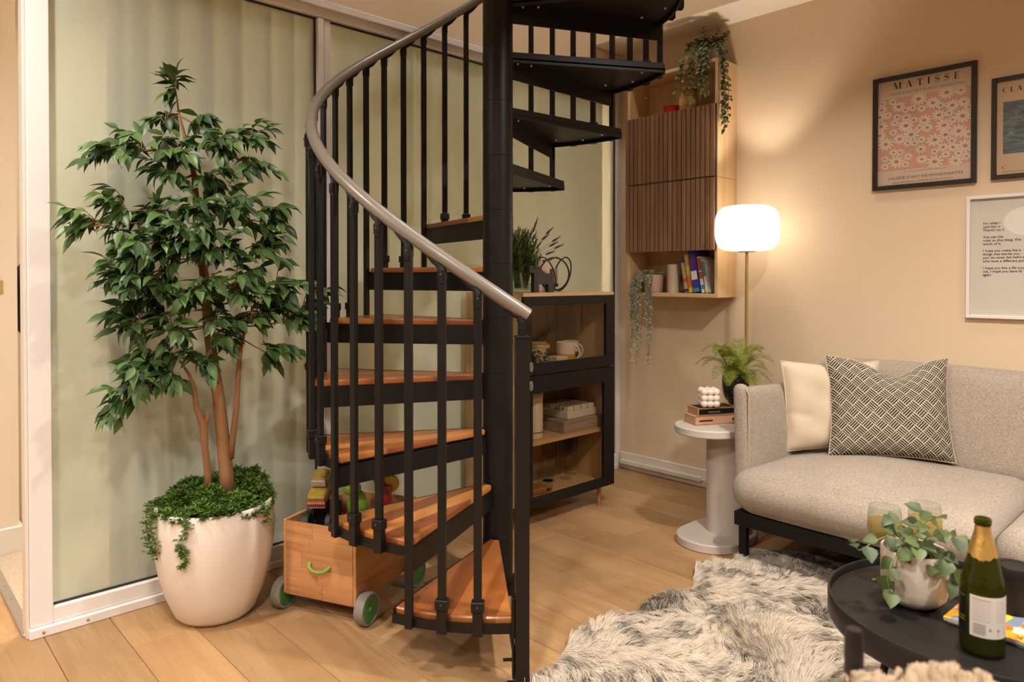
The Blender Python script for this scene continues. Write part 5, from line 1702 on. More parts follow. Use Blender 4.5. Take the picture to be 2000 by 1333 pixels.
t, pr_ = picture('framed_text', 0.375, 0.892, 1.031, 1.561, 0.014, 0.024, m_frame, M('white_paper', (0.74, 0.68, 0.62), 0.6, ns=3), 'white framed page of printed text at the right edge above the sofa')
g = G()
lines = ['For what i', 'cant too e', "There's no ti", None, 'You can cha', 'rules to this thing. We', 'worst of it.', None, 'I hope you make the b', 'things that startle you', "you' ve never felt before", 'who have a different poi', None, 'I hope you live a life you', 'not, I hope you have th', 'again.']
z_ = 1.436
for l in lines:
    if l:
        wall_text(g, l, 0.0150, 0.832, z_, XP, bold=0.0002)
    z_ -= 0.0148
part(pr_, 'lettering', g, m_blackink, 0, recalc=False)

# ------------------------------------------------------------------ pendant far behind the camera (mirrored in the picture glass)
pd = thing('pendant_lamp', (-2.57, 1.82, ZC), 'round white pendant lamp mirrored in the glass of the white framed text', 'pendant lamp')
part(pd, 'cord', G().cyl((-2.57, 1.82, 2.02), (-2.57, 1.82, ZC), 0.003, n=6), m_white)
part(pd, 'globe', G().sphere((-2.57, 1.82, 1.86), 0.23, 32, 20, (1, 1, 0.72)), emissive('opal_pendant_globe', (1.0, 0.86, 0.70), 6.0), 180)

# lettering on the magazine's orange band, upside down from here
vs, fs = text_geo('MILK', 0.026, bold=0.0004)
part(c2, 'lettering', G().add([(0.026 - v[1], 0.035 + v[0], 0.00855) for v in vs], fs), m_blackink, 0, local=True, recalc=False)

# ------------------------------------------------------------------ fur rug
RX0, RX1, RY0, RY1 = 1.47, 3.00, 0.02, 1.50
def rug_in(x, y):
    ex = 0.040 * np.abs(np.sin(x * 9.2 + 0.6)) + 0.018 * np.sin(x * 23 + 1)
    ey = 0.040 * np.abs(np.sin(y * 9.0 + 0.3)) + 0.015 * np.sin(y * 21)
    corner = np.maximum(0, x - 2.78) * 1.1
    cl = np.maximum(0, 1.66 - x) * 0.25
    return (y < RY1 + ex - corner - cl) & (y > RY0 - ex) & (x > RX0 - ey * 0.6) & (x < RX1 + ey * 0.5)
n_out = []
rug = thing('fur_rug', (2.2, 0.8, 0), 'shaggy cream fur rug with dark grey streaks on the plank floor', 'rug')
bk_poly = []
for i in range(60):
    x = RX0 + 0.03 + (RX1 - RX0 - 0.06) * i / 59
    y = RY1 - 0.01 + 0.040 * abs(math.sin(x * 9.2 + 0.6)) + 0.018 * math.sin(x * 23 + 1) - max(0, x - 2.78) * 1.1 - max(0, 1.66 - x) * 0.25 - 0.02
    bk_poly.append((x, y))
bk_poly = bk_poly[::-1] + [(RX0 + 0.03, RY0 + 0.02), (RX1 - 0.03, RY0 + 0.02)]
part(rug, 'backing', G().prism(bk_poly, 0.001, 0.010), M('rug_hide', (0.45, 0.36, 0.27), 0.95), 0)
def fur(x, y, zbase, seed, length, rise, nrm=None, cs=0.024, dark_amt=1.0, wid=0.0014):
    rg = np.random.default_rng(seed)
    N = len(x)
    ph = rg.uniform(0, 6.28, 12)
    fx = np.sin(x * 7 + 2.2 * np.sin(y * 4 + ph[0]) + ph[1]) + 0.8 * np.sin(y * 9 + 1.7 * np.sin(x * 5 + ph[2]) + ph[3])
    ang = -0.75 + 1.15 * fx + 0.5 * np.sin(x * 19 + ph[4]) * np.sin(y * 17 + ph[5])
    ci, cj = np.floor(x / cs + 0.35 * np.sin(y / cs * 0.9)), np.floor(y / cs)
    hsh = np.abs(np.sin(ci * 127.1 + cj * 311.7) * 43758.5453) % 1
    hs2 = np.abs(np.sin(ci * 269.5 + cj * 183.3) * 24634.6345) % 1
    hs3 = np.abs(np.sin(ci * 91.7 + cj * 47.3) * 15731.7431) % 1
    ang = ang + (hsh - 0.5) * 0.9 + rg.normal(0, 0.13, N)
    L_ = length * (0.75 + 0.5 * rg.random(N)) * (0.8 + 0.4 * hs2)
    ccx, ccy = (ci + 0.5) * cs, (cj + 0.2 + 0.6 * hsh) * cs
    dx, dy = np.cos(ang), np.sin(ang)
    tipx, tipy = x + dx * L_, y + dy * L_
    tipx = tipx * 0.78 + (ccx + np.cos(-0.75 + 1.15 * fx + (hsh - .5) * .9) * length) * 0.22
    tipy = tipy * 0.78 + (ccy + np.sin(-0.75 + 1.15 * fx + (hsh - .5) * .9) * length) * 0.22
    rz = rise * (0.7 + 0.5 * hs2 + 0.2 * rg.random(N))
    patch = np.sin(x * 11 + 1.9 * np.sin(y * 7 + ph[6]) + ph[7]) * np.sin(y * 13 + 1.6 * np.sin(x * 8 + ph[8]) + ph[9]) + 0.55 * np.sin(x * 27 + ph[10]) * np.sin(y * 25 + ph[11])
    dk = np.clip((patch * 0.80 + hs3 * 1.0 - 0.36) * 2.4, 0, 1)
    dk = np.where(rg.random(N) < 0.12, np.minimum(1, dk + 0.5), np.where(rg.random(N) < 0.6, dk, dk * 0.25)) * dark_amt
    st = ((0.0, 0.0, 1.0), (0.30, 0.75, 1.0), (0.68, 1.0, 0.8), (1.0, 0.72, 0.25))
    V = np.zeros((N, 8, 3))
    Cc = np.ones((N, 8, 4))
    cream = np.array([0.800, 0.700, 0.575])[None] * (0.86 + 0.22 * rg.random((N, 1)))
    darkc = np.array([0.048, 0.038, 0.034])[None]
    pxn, pyn = -(tipy - y), (tipx - x)
    ln = np.maximum(1e-6, np.hypot(pxn, pyn))
    pxn, pyn = pxn / ln, pyn / ln
    for k_, (t, hz, w) in enumerate(st):
        cx, cy = x + (tipx - x) * t, y + (tipy - y) * t
        cz = zbase + rz * hz
        mixd = (dk * (0.0, 0.05, 0.85, 1.0)[k_])[:, None]
        c = cream * (1 - mixd) + darkc * mixd
        for s_ in (0, 1):
            sg = (s_ * 2 - 1) * wid * 0.5 * w
            V[:, k_ * 2 + s_, 0] = cx + pxn * sg
            V[:, k_ * 2 + s_, 1] = cy + pyn * sg
            V[:, k_ * 2 + s_, 2] = cz + sg * 0.35
            Cc[:, k_ * 2 + s_, :3] = c
    F = (np.arange(N)[:, None, None] * 8 + np.array([[0, 1, 3, 2], [2, 3, 5, 4], [4, 5, 7, 6]])[None]).reshape(-1, 4)
    return V.reshape(-1, 3), F, Cc.reshape(-1, 4)
m_fur = tone_mat('fur_strands', 0.75)
NR = 210000
rx, ry = nrg.uniform(RX0 - 0.06, RX1 + 0.06, NR), nrg.uniform(RY0 - 0.06, RY1 + 0.08, NR)
msk = rug_in(rx, ry)
rx, ry = rx[msk], ry[msk]
V, F, Cc = fur(rx, ry, 0.009, 3, 0.072, 0.032)
V -= np.array([2.2, 0.8, 0.0])
o = link('fur', big_mesh('fur', V, F, m_fur, Cc), rug)
tag(o, kind='stuff')

# ------------------------------------------------------------------ chair with sheepskin in the foreground
CB = Vector((1.086, 0.412, 0))
chair = thing('chair', CB + RTV * 0.2, 'dark tubular chair with a beige sheepskin in the near right foreground', 'chair')
m_tube = M('dark_steel_tube', (0.035, 0.032, 0.032), 0.3, metal=0.6)
for dr in (0.0, 0.42):
    a = CB + RTV * dr
    part(chair, 'rear_leg', G().tube([a + FWV * 0.06, a + Vector((0, 0, 0.45)), a + Vector((0, 0, 0.665)), a + Vector((0, 0, 0.680))], [0.012, 0.0135, 0.0135, 0.011], 16), m_tube)
    b = a - FWV * 0.42
    part(chair, 'front_leg', G().tube([b - FWV * 0.02, b + Vector((0, 0, 0.44))], 0.0125, 14), m_tube)
sc = CB + RTV * 0.21 - FWV * 0.21
part(chair, 'seat', G().puff((0, 0, 0), (0.46, 0.46, 0.04), 0.018, 6).xf(Matrix.Translation((sc.x, sc.y, 0.45)) @ Matrix.Rotation(R(YAW - 90), 4, 'Z')), m_tube, 180)
part(chair, 'back_rail', G().tube([CB + Vector((0, 0, 0.56)), CB + RTV * 0.21 - FWV * -0.02 + Vector((0, 0, 0.57)), CB + RTV * 0.42 + Vector((0, 0, 0.56))], 0.011, 12), m_tube)
part(chair, 'back_rail', G().tube([CB + Vector((0, 0, 0.50)), CB + RTV * 0.21 - FWV * -0.02 + Vector((0, 0, 0.51)), CB + RTV * 0.42 + Vector((0, 0, 0.50))], 0.011, 12), m_tube)
skin = thing('sheepskin', CB + RTV * 0.12 + Vector((0, 0, 0.47)), 'fluffy beige sheepskin draped over the foreground chair', 'sheepskin')
sk_c = CB + RTV * 0.098 - FWV * 0.050
part(skin, 'hide', G().puff((0, 0, 0), (0.23, 0.045, 0.14), 0.02, 8, (0, 0.008, 0.01)).xf(Matrix.Translation((sk_c.x, sk_c.y, 0.548)) @ Matrix.Rotation(R(YAW - 90), 4, 'Z')), M('sheepskin_hide', (0.5, 0.36, 0.24), 0.95), 180)
NS = 9000
su, sw = nrg.uniform(-0.130, 0.125, NS), nrg.uniform(-0.045, 0.035, NS)
sx = sk_c.x + RTV.x * su + FWV.x * sw
sy = sk_c.y + RTV.y * su + FWV.y * sw
V, F, Cc = fur(sx, sy, 0.0, 8, 0.022, 0.050, cs=0.02, dark_amt=0.0, wid=0.0014)
hump = 0.578 - 0.9 * np.repeat(np.maximum(0, su) ** 2, 8) * 2.4 - np.repeat(np.abs(sw), 8) * 0.35
V[:, 2] += hump
Cc[:, :3] *= np.array([0.62, 0.53, 0.44])
V -= np.array(wpos(skin))
tag(link('wool', big_mesh('wool', V, F, m_fur, Cc), skin), kind='stuff')

# ------------------------------------------------------------------ toy wagon
WG = Vector((1.22, 2.28, 0))
m_pine = wood('pine_board', (0.500, 0.240, 0.095), (0.560, 0.290, 0.125), (0.360, 0.145, 0.050), 'X', 1.1, 0.5, rnd=True, hue=0.2)
m_piney = wood('pine_board_side', (0.580, 0.300, 0.120), (0.640, 0.350, 0.150), (0.460, 0.200, 0.070), 'Y', 1.1, 0.5, rnd=True, hue=0.1)
wg = thing('toy_wagon', WG, 'wooden toy wagon with green wheels and handle under the stairs', 'toy wagon', rotz=-65.4)
zb, zt_ = 0.068, 0.330
hgt = (zt_ - zb) / 5
for i in range(5):
    sp_ = rng.uniform(-0.08, 0.08)
    for x0, x1 in ((-0.143, sp_), (sp_, 0.143)):
        part(wg, 'front_board', G().box(x0 + 0.0003, x1 - 0.0003, -0.020, -0.006, zb + i * hgt + 0.0003, zb + (i + 1) * hgt - 0.0003, 0.0006), m_pine, 0, local=True)
part(wg, 'side_panel', G().box(-0.155, -0.143, -0.020, 0.400, zb, zt_ + 0.006, 0.003), m_piney, 0, local=True)
part(wg, 'side_panel', G().box(0.143, 0.155, -0.020, 0.400, zb, zt_ + 0.003, 0.003), m_piney, 0, local=True)
part(wg, 'rear_panel', G().box(-0.143, 0.143, 0.388, 0.400, zb, zt_, 0.003), m_pine, 0, local=True)
part(wg, 'floor_panel', G().box(-0.143, 0.143, -0.006, 0.388, zb, zb + 0.010), m_pine, 0, local=True)
m_green = M('green_plastic', (0.060, 0.230, 0.045), 0.4, ns=4)
m_grn2 = M('lime_green_handle', (0.230, 0.330, 0.050), 0.45)
m_tyre = M('grey_rubber_tyre', (0.240, 0.210, 0.180), 0.7)
hpz = [(-0.042, -0.021, 0.215), (-0.036, -0.034, 0.204), (-0.018, -0.038, 0.196), (0.006, -0.038, 0.193), (0.028, -0.036, 0.198), (0.040, -0.030, 0.206), (0.044, -0.020, 0.212)]
part(wg, 'handle', G().tube([(p[0] + 0.005, p[1], p[2] - 0.02) for p in hpz], 0.0062, 8), m_grn2, local=True, label='curved green handle')
for sx_ in (-1, 1):
    for ay in (0.012, 0.345):
        xo = sx_ * 0.178
        mt_ = Matrix.Translation((xo, ay, 0.056)) @ Matrix.Rotation(R(90), 4, 'Y')
        w_ = part(wg, 'wheel', G().lathe([(0.0, -0.015), (0.044, -0.015), (0.046, -0.012), (0.046, 0.012), (0.044, 0.015), (0.0, 0.015)], 36).xf(mt_), m_green, local=True)
        part(w_, 'tyre', G().lathe([(0.046, -0.018), (0.054, -0.018), (0.056, -0.014), (0.056, 0.014), (0.054, 0.018), (0.046, 0.018)], 36, close=True).xf(mt_), m_tyre, local=True)
        part(w_, 'hub', G().lathe([(0.0, sx_ * 0.021), (0.008, sx_ * 0.020), (0.011, sx_ * 0.015)], 16).xf(mt_), m_green, local=True)
for ay in (0.012, 0.345):
    part(wg, 'axle', G().cyl((-0.165, ay, 0.056), (0.165, ay, 0.056), 0.006, n=10), m_tyre, local=True)
def wl(x, y, z):
    a = R(-65.4)
    return Vector((WG.x + x * math.cos(a) - y * math.sin(a), WG.y + x * math.sin(a) + y * math.cos(a), z))
# toy truck standing on its tail
tk = thing('toy_truck', wl(-0.075, 0.085, 0.079), 'toy monster truck with a toothed red grille standing in the wagon', 'toy truck', rotz=YAW - 90)
TM = Matrix.Translation((0, 0, 0.325)) @ Matrix.Rotation(R(26), 4, 'X')
m_tyel = M('yellow_black_flames', (0.55, 0.34, 0.03), 0.35, c2=(0.02, 0.02, 0.02), ns=26)
def tprt(name, g_, mat_, sm=35):
    return part(tk, name, g_.xf(TM), mat_, sm, local=True)
tprt('chassis', G().box(-0.030, 0.030, -0.02, 0.10, -0.035, -0.015, 0.004), m_black, 0)
tprt('body', G().box(-0.034, 0.034, -0.045, 0.110, -0.012, 0.028, 0.006).box(-0.030, 0.030, 0.01, 0.075, 0.028, 0.062, 0.008), m_tyel, 0)
tprt('windscreen', G().box(-0.026, 0.026, 0.0035, 0.0105, 0.032, 0.058, 0.002), M('truck_window', (0.45, 0.42, 0.42), 0.2), 0)
tprt('grille', G().box(-0.033, 0.033, -0.048, -0.040, -0.022, 0.008, 0.003), M('red_grille', (0.35, 0.02, 0.02), 0.4), 0)
g = G()
for i in range(9):
    x = -0.028 + i * 0.007
    g.add([(x - 0.003, -0.0495, 0.007), (x + 0.003, -0.0495, 0.007), (x, -0.0505, -0.006)], [(0, 1, 2)])
    g.add([(x - 0.003, -0.0495, -0.021), (x, -0.0505, -0.010), (x + 0.003, -0.0495, -0.021)], [(0, 1, 2)])
part(tk, 'teeth', g.xf(TM), m_white, 0, local=True, recalc=False)
part(tk, 'tail_support', G().box(-0.02, 0.02, 0.02, 0.06, 0.0, 0.29, 0.004), m_black, 0, local=True)
for sx_ in (-1, 1):
    for yy, zz in ((-0.02, -0.135), (0.07, -0.115)):
        part(tk, 'wheel', G().lathe([(0.0, -0.016), (0.020, -0.016), (0.034, -0.014), (0.036, -0.008), (0.036, 0.008), (0.034, 0.014), (0.020, 0.016), (0.0, 0.016)], 24).xf(Matrix.Translation((sx_ * 0.045, yy, 0.36 + zz)) @ Matrix.Rotation(R(90), 4, 'Y')), m_seal, local=True)
    part(tk, 'strut', G().bar((sx_ * 0.028, 0.0, 0.20), (sx_ * 0.028, 0.02, 0.30), 0.008), m_black, 0, local=True)
part(tk, 'blue_base', G().box(-0.03, 0.05, -0.03, 0.03, 0.10, 0.125, 0.004).xf(Matrix.Translation((0.045, -0.02, 0.12)) @ Matrix.Rotation(R(20), 4, 'Y')), M('blue_plastic', (0.02, 0.16, 0.32), 0.35), 0, local=True)
# bright plastic toys
ty = thing('plastic_dinosaur', wl(0.045, 0.150, 0.094), 'green and red plastic toy figure standing up in the wagon', 'toy', rotz=YAW - 90)
m_lime, m_tred = M('lime_plastic', (0.22, 0.42, 0.03), 0.35), M('red_plastic', (0.42, 0.02, 0.02), 0.3)
part(ty, 'body', G().sphere((0, 0, 0.27), 0.05, 16, 10, (0.75, 0.7, 1.1)), m_lime, 60, local=True)
part(ty, 'head', G().sphere((-0.015, -0.02, 0.335), 0.032, 14, 8, (1.1, 1.0, 0.8)), m_lime, 60, local=True)
part(ty, 'arch', G().tube([(-0.045, 0, 0.0), (-0.045, 0, 0.20), (-0.03, 0, 0.235), (0.0, 0, 0.248), (0.03, 0, 0.235), (0.045, 0, 0.20), (0.045, 0, 0.0)], 0.011, 8), m_tred, local=True)
part(ty, 'tail', G().tube([(0.03, 0.01, 0.25), (0.05, 0.02, 0.20), (0.06, 0.02, 0.14)], [0.018, 0.012, 0.004], 8), m_lime, local=True)
ty = thing('plastic_slide', wl(0.085, 0.245, 0.079), 'red and yellow plastic toy ramp at the back of the wagon', 'toy', rotz=YAW - 90)
part(ty, 'ramp', G().tube([(-0.05, 0, 0.365), (-0.035, 0, 0.375), (-0.015, 0, 0.365), (0.005, 0, 0.32), (0.02, 0, 0.27), (0.035, -0.02, 0.25)], [0.013, 0.016, 0.016, 0.017, 0.018, 0.018], 10), m_tred, local=True)
part(ty, 'wheel_disc', G().lathe([(0.0, -0.008), (0.030, -0.008), (0.033, -0.004), (0.033, 0.004), (0.030, 0.008), (0.0, 0.008)], 24).xf(Matrix.Translation((0.035, 0.02, 0.335)) @ Matrix.Rotation(R(90), 4, 'X')), M('yellow_plastic', (0.55, 0.34, 0.02), 0.35), local=True)
part(ty, 'stand', G().bar((0.03, 0.01, 0.0), (0.03, 0.01, 0.33), 0.02), m_tred, 0, local=True)
part(ty, 'foot', G().bar((-0.01, 0.0, 0.0), (0.0, 0.0, 0.32), 0.014), m_lime, 0, local=True)
# ------------------------------------------------------------------ potted fig tree
TP = Vector((0.958, 2.575, 0))
tree = thing('potted_fig_tree', TP, 'leafy artificial fig tree in a large white pot by the glass partition', 'potted tree')
m_potw = M('chalky_white_pot', (0.760, 0.680, 0.605), 0.75, c2=(0.715, 0.630, 0.555), ns=5, bmp=0.15, bs=25)
part(tree, 'pot', G().lathe([(0.0, 0.0), (0.095, 0.0), (0.120, 0.006), (0.136, 0.022), (0.165, 0.090), (0.187, 0.170), (0.199, 0.250), (0.202, 0.320), (0.198, 0.395), (0.194, 0.403), (0.186, 0.404), (0.180, 0.396), (0.178, 0.330), (0.0, 0.330)], 64, TP), m_potw, 60)
part(tree, 'soil', G().lathe([(0.0, 0.375), (0.10, 0.370), (0.1775, 0.350), (0.1775, 0.331), (0.0, 0.331)], 32, TP), M('moss_soil', (0.03, 0.025, 0.015), 0.95))
EYE = Vector((0, 0, CAM_H))
def tq(px, py, d=0.0):
    """tree drawing units (right, down) at a depth of the trunk plane plus d metres"""
    dp = 2.53 + d
    return EYE + FWV * dp + RTV * ((px - 1000) / 1380 * dp) + Vector((0, 0, (549 - py) / 1380 * dp))
m_bark = M('ochre_bark', (0.300, 0.150, 0.060), 0.8, c2=(0.230, 0.105, 0.040), ns=14, stretch=(1, 1, 0.25), bmp=0.35, bs=30)
trunk = [tq(443, 975), tq(440, 930), tq(434, 860), tq(426, 780), tq(414, 705), tq(406, 640), tq(402, 570), tq(394, 500), tq(386, 420), tq(380, 345), tq(366, 285), tq(352, 230), tq(346, 185)]
part(tree, 'trunk', G().tube(trunk, [0.027, 0.025, 0.0225, 0.021, 0.019, 0.0175, 0.0165, 0.015, 0.013, 0.0095, 0.006, 0.004, 0.002], 14), m_bark, 180)
tl = [tq(404, 968, -0.03), tq(404, 930, -0.03), tq(399, 880, -0.03), tq(396, 835, -0.03), tq(382, 800, -0.03), tq(379, 765, -0.03), tq(368, 735, -0.04), tq(345, 700, -0.05)]
part(tree, 'trunk', G().tube(tl, [0.013, 0.0125, 0.0115, 0.0145, 0.010, 0.008, 0.0055, 0.003], 12), m_bark, 180)
part(tree, 'branch_stub', G().tube([tq(397, 838, -0.03), tq(403, 822, -0.03), tq(403, 808, -0.03)], [0.011, 0.008, 0.0055], 10), m_bark, 180)
tr_ = [tq(448, 900, 0.0), tq(453, 860, 0.0), tq(461, 800, 0.0), tq(464, 740, 0.0), tq(469, 685, 0.0), tq(482, 630, 0.02), tq(500, 590, 0.03)]
part(tree, 'trunk', G().tube(tr_, [0.013, 0.011, 0.0098, 0.0085, 0.0075, 0.005, 0.003], 12), m_bark, 180)
m_leaf = leafmat('fig_leaf', (0.020, 0.052, 0.015), (0.115, 0.215, 0.052), 0.42, 0.16)
leaf_v = [leaf_mesh('leaf', 0.45, 0.20, d_, m_leaf, ((0, .03), (.10, .42), (.26, .88), (.45, 1.0), (.66, .72), (.85, .28), (1, 0))) for d_ in (0.10, 0.22, 0.38)]
leaf_m = [mesh_of('leaf', g_, m_leaf, 180, recalc=False) for g_ in leaf_v]
# clusters: centre (px, py, depth), radii (px right, px down, metres depth), twigs, anchor index on the trunk
CL = [((345, 172, 0), (22, 26, .03), 3, 12), ((396, 232, 0), (20, 26, .03), 3, 11), ((318, 235, 0), (30, 20, .04), 3, 11),
      ((262, 285, -.05), (62, 26, .10), 7, 10), ((200, 300, -.03), (45, 14, .06), 3, 10), ((345, 290, -.06), (45, 34, .12), 7, 10),
      ((445, 280, -.02), (50, 28, .12), 7, 10), ((505, 270, .0), (36, 22, .09), 6, 10), ((510, 315, -.04), (30, 26, .07), 3, 10), ((330, 335, -.08), (50, 24, .10), 5, 9),
      ((420, 355, -.06), (40, 26, .10), 4, 9), ((225, 400, -.05), (40, 28, .10), 5, 8), ((160, 430, -.02), (32, 30, .08), 4, 8), ((300, 420, -.12), (55, 32, .10), 8, 8),
      ((390, 410, -.14), (50, 32, .08), 7, 8), ((470, 400, -.08), (48, 34, .12), 7, 8), ((530, 425, -.02), (36, 28, .10), 5, 8), ((240, 480, -.10), (60, 36, .12), 9, 7),
      ((330, 490, -.16), (60, 36, .08), 9, 7), ((430, 480, -.16), (60, 36, .08), 9, 7), ((520, 490, -.06), (42, 28, .12), 5, 7), ((225, 550, -.08), (44, 32, .12), 7, 6),
      ((300, 565, -.14), (56, 36, .12), 9, 6), ((390, 560, -.12), (50, 32, .10), 6, 6), ((470, 545, -.10), (52, 34, .12), 7, 6), ((560, 550, .0), (46, 32, .12), 7, 6),
      ((250, 625, -.08), (46, 34, .12), 7, 5), ((325, 640, -.12), (48, 34, .12), 6, 5), ((420, 625, -.08), (40, 26, .10), 4, 5), ((505, 610, -.04), (52, 32, .12), 7, 5),
      ((580, 610, .02), (44, 34, .12), 7, 5), ((300, 700, -.10), (46, 30, .12), 7, 4), ((250, 745, -.08), (36, 34, .12), 7, 4), ((330, 735, -.08), (44, 26, .10), 6, 4),
      ((215, 790, -.06), (20, 34, .08), 3, 4), ((390, 700, -.06), (30, 36, .08), 3, 4), ((540, 690, .0), (40, 26, .08), 4, 5), ((450, 660, -.05), (46, 26, .10), 4, 5),
      ((620, 580, .06), (30, 40, .08), 3, 5), ((270, 520, -.14), (40, 40, .08), 5, 7), ((360, 455, -.18), (60, 40, .06), 6, 8)]
tr = random.Random(33)
def clear(p, lim=2.725):
    """keep foliage on this side of the glass"""
    return p if p.y < lim else EYE + (p - EYE) * (lim / p.y)
leaves = []
tw_g = G()
for (cx, cy, cd_), (rx_, ry_, rd_), ntw, anc in CL:
    rx_, ry_ = rx_ * 1.08, ry_ * 1.42
    cd_ = min(cd_, (0.15 - 0.001274 * (423 - cx)) / 0.728 - rd_ * 0.5)
    ce = clear(tq(cx, cy + ry_ * 0.4, cd_))
    base = trunk[anc] if cy < 690 or cx > 420 else tl[-1]
    midp = base.lerp(ce, 0.5) + Vector((0, 0, -0.015 + 0.03 * tr.random()))
    tw_g.tube([base, midp, ce], [0.0042, 0.0032, 0.002], 5)
    for _ in range(int(ntw * 1.55 + 0.5)):
        th, ph_ = tr.uniform(0, 6.28), math.acos(tr.uniform(-1, 1))
        rad = tr.uniform(0.45, 1.08)
        ux, uy, ud = math.sin(ph_) * math.cos(th) * rad, math.cos(ph_) * rad, math.sin(ph_) * math.sin(th) * rad
        tip = clear(tq(cx + ux * rx_, cy + uy * ry_, cd_ + ud * rd_))
        st_ = ce.lerp(base, 0.15)
        up_ = Vector((0, 0, 0.02))
        pts = [st_, st_.lerp(tip, 0.5) + up_, tip]
        tw_g.tube(pts, [0.0018, 0.0014, 0.0009], 4, cap=False)
        nl = 6
        outw = (tip - trunk[anc])
        outw.z *= 0.5
        for q in range(nl):
            t_ = 0.30 + 0.70 * q / (nl - 1)
            p = pts[0].lerp(pts[1], t_ * 2) if t_ < 0.5 else pts[1].lerp(pts[2], t_ * 2 - 1)
            d = (tip - st_).normalized()
            sd = d.cross(Vector((0, 0, 1)))
            sd = sd.normalized() if sd.length > 0.05 else Vector((1, 0, 0))
            sgn_ = 1 if q % 2 else -1
            e = d * 0.55 + outw.normalized() * 0.45 + sd * sgn_ * tr.uniform(0.2, 1.1) * (q < nl - 1) + Vector((tr.uniform(-.25, .25), tr.uniform(-.25, .25), tr.uniform(-1.25, 0.10)))
            e.normalize()
            upv = Vector((tr.uniform(-.6, .6), tr.uniform(-.6, .6), 1.0)) - FWV * tr.uniform(0.1, 0.9)
            leaves.append((p, e, upv, tr.uniform(0.050, 0.076), tr.randrange(3)))
part(tree, 'twigs', tw_g, m_bark, 180, kind='stuff')
leaves = [(clear(p), e if (p + e * s_).y < YG - 0.01 else Vector((e.x, -abs(e.y), e.z)), u_, s_, k_) for p, e, u_, s_, k_ in leaves]
leaves.sort(key=lambda l: l[0].dot(FWV))
for p, e, upv, s_, k_ in leaves[:300]:
    o = link('leaf', leaf_m[k_], tree)
    o.matrix_local = Matrix.Translation(-TP) @ leaf_matrix(p, e, upv, s_)
g = G()
for p, e, upv, s_, k_ in leaves[300:]:
    m_ = leaf_matrix(p, e, upv, s_)
    g.add([m_ @ Vector(v) for v in leaf_v[k_].v], leaf_v[k_].f)
part(tree, 'foliage', g, m_leaf, 180, recalc=False, kind='stuff')
# moss-like greenery round the trunks and over the rim
m_moss = leafmat('parsley_moss', (0.040, 0.095, 0.010), (0.160, 0.275, 0.030), 0.55, 0.2)
g = G()
def sprig(p, n_, s_, rg, updir=Vector((0, 0, 1))):
    for _ in range(n_):
        a, b_ = rg.uniform(0, 6.28), rg.uniform(-0.3, 1.0)
        d = (Vector((math.cos(a), math.sin(a), 0)) + updir * b_).normalized() * s_ * rg.uniform(0.6, 1.2)
        w = d.cross(Vector((rg.uniform(-1, 1), rg.uniform(-1, 1), 1))).normalized() * s_ * 0.16
        g.add([p, p + d * 0.55 + w, p + d, p + d * 0.55 - w], [(0, 1, 2, 3)])
mr = random.Random(2)
clumps = [(0.02, -0.02, 0.075, 0.13)]
for _ in range(2000):
    a, r_ = mr.uniform(0, 6.28), 0.195 * math.sqrt(mr.random())
    x, y = r_ * math.cos(a), r_ * math.sin(a)
    pr2 = RTV.x * x + RTV.y * y
    pf2 = FWV.x * x + FWV.y * y
    hz = 0.075 * (1 - (r_ / 0.2) ** 2) + 0.030 * max(0, math.sin(a * 3 + 1.0)) * (r_ / 0.2) + 0.065 * max(0, pf2 / 0.2) + 0.02 * math.sin(x * 40) * math.sin(y * 37)
    p = TP + Vector((x * 1.02, y * 1.02 if y < 0.12 else y * 0.95, 0.385 + hz * mr.uniform(0.35, 1.0)))
    sprig(p, 10, 0.020, mr)
def strand(p0, pts, n_, spread, rg):
    last = Vector(p0)
    for q in pts:
        q = Vector(q)
        for i in range(n_):
            p = last.lerp(q, i / n_) + Vector((rg.uniform(-1, 1), rg.uniform(-1, 1), rg.uniform(-1, 1))) * spread
            sprig(p, 7, 0.017, rg, Vector((0, 0, -0.2)))
        g.tube([last, q], 0.0012, 3, cap=False)
        last = q
def pr_at(dr, df, z):
    return TP + RTV * dr + FWV * df + Vector((0, 0, z))
strand(pr_at(-0.17, -0.10, 0.41), [pr_at(-0.185, -0.125, 0.36), pr_at(-0.165, -0.14, 0.30), pr_at(-0.150, -0.15, 0.26)], 14, 0.016, mr)
strand(pr_at(-0.145, -0.14, 0.41), [pr_at(-0.15, -0.165, 0.37), pr_at(-0.135, -0.165, 0.315), pr_at(-0.13, -0.165, 0.27)], 12, 0.013, mr)
strand(pr_at(-0.02, -0.175, 0.42), [pr_at(-0.005, -0.212, 0.375), pr_at(-0.035, -0.212, 0.325), pr_at(-0.005, -0.208, 0.285)], 12, 0.010, mr)
strand(pr_at(-0.03, -0.212, 0.32), [pr_at(-0.01, -0.208, 0.27), pr_at(-0.035, -0.20, 0.235)], 10, 0.008, mr)
strand(pr_at(0.18, -0.05, 0.42), [pr_at(0.208, -0.07, 0.39), pr_at(0.210, -0.06, 0.35)], 10, 0.012, mr)
strand(pr_at(-0.19, -0.03, 0.42), [pr_at(-0.215, -0.04, 0.40), pr_at(-0.225, -0.05, 0.36)], 10, 0.012, mr)
part(tree, 'moss', g, m_moss, 0, recalc=False, kind='stuff')

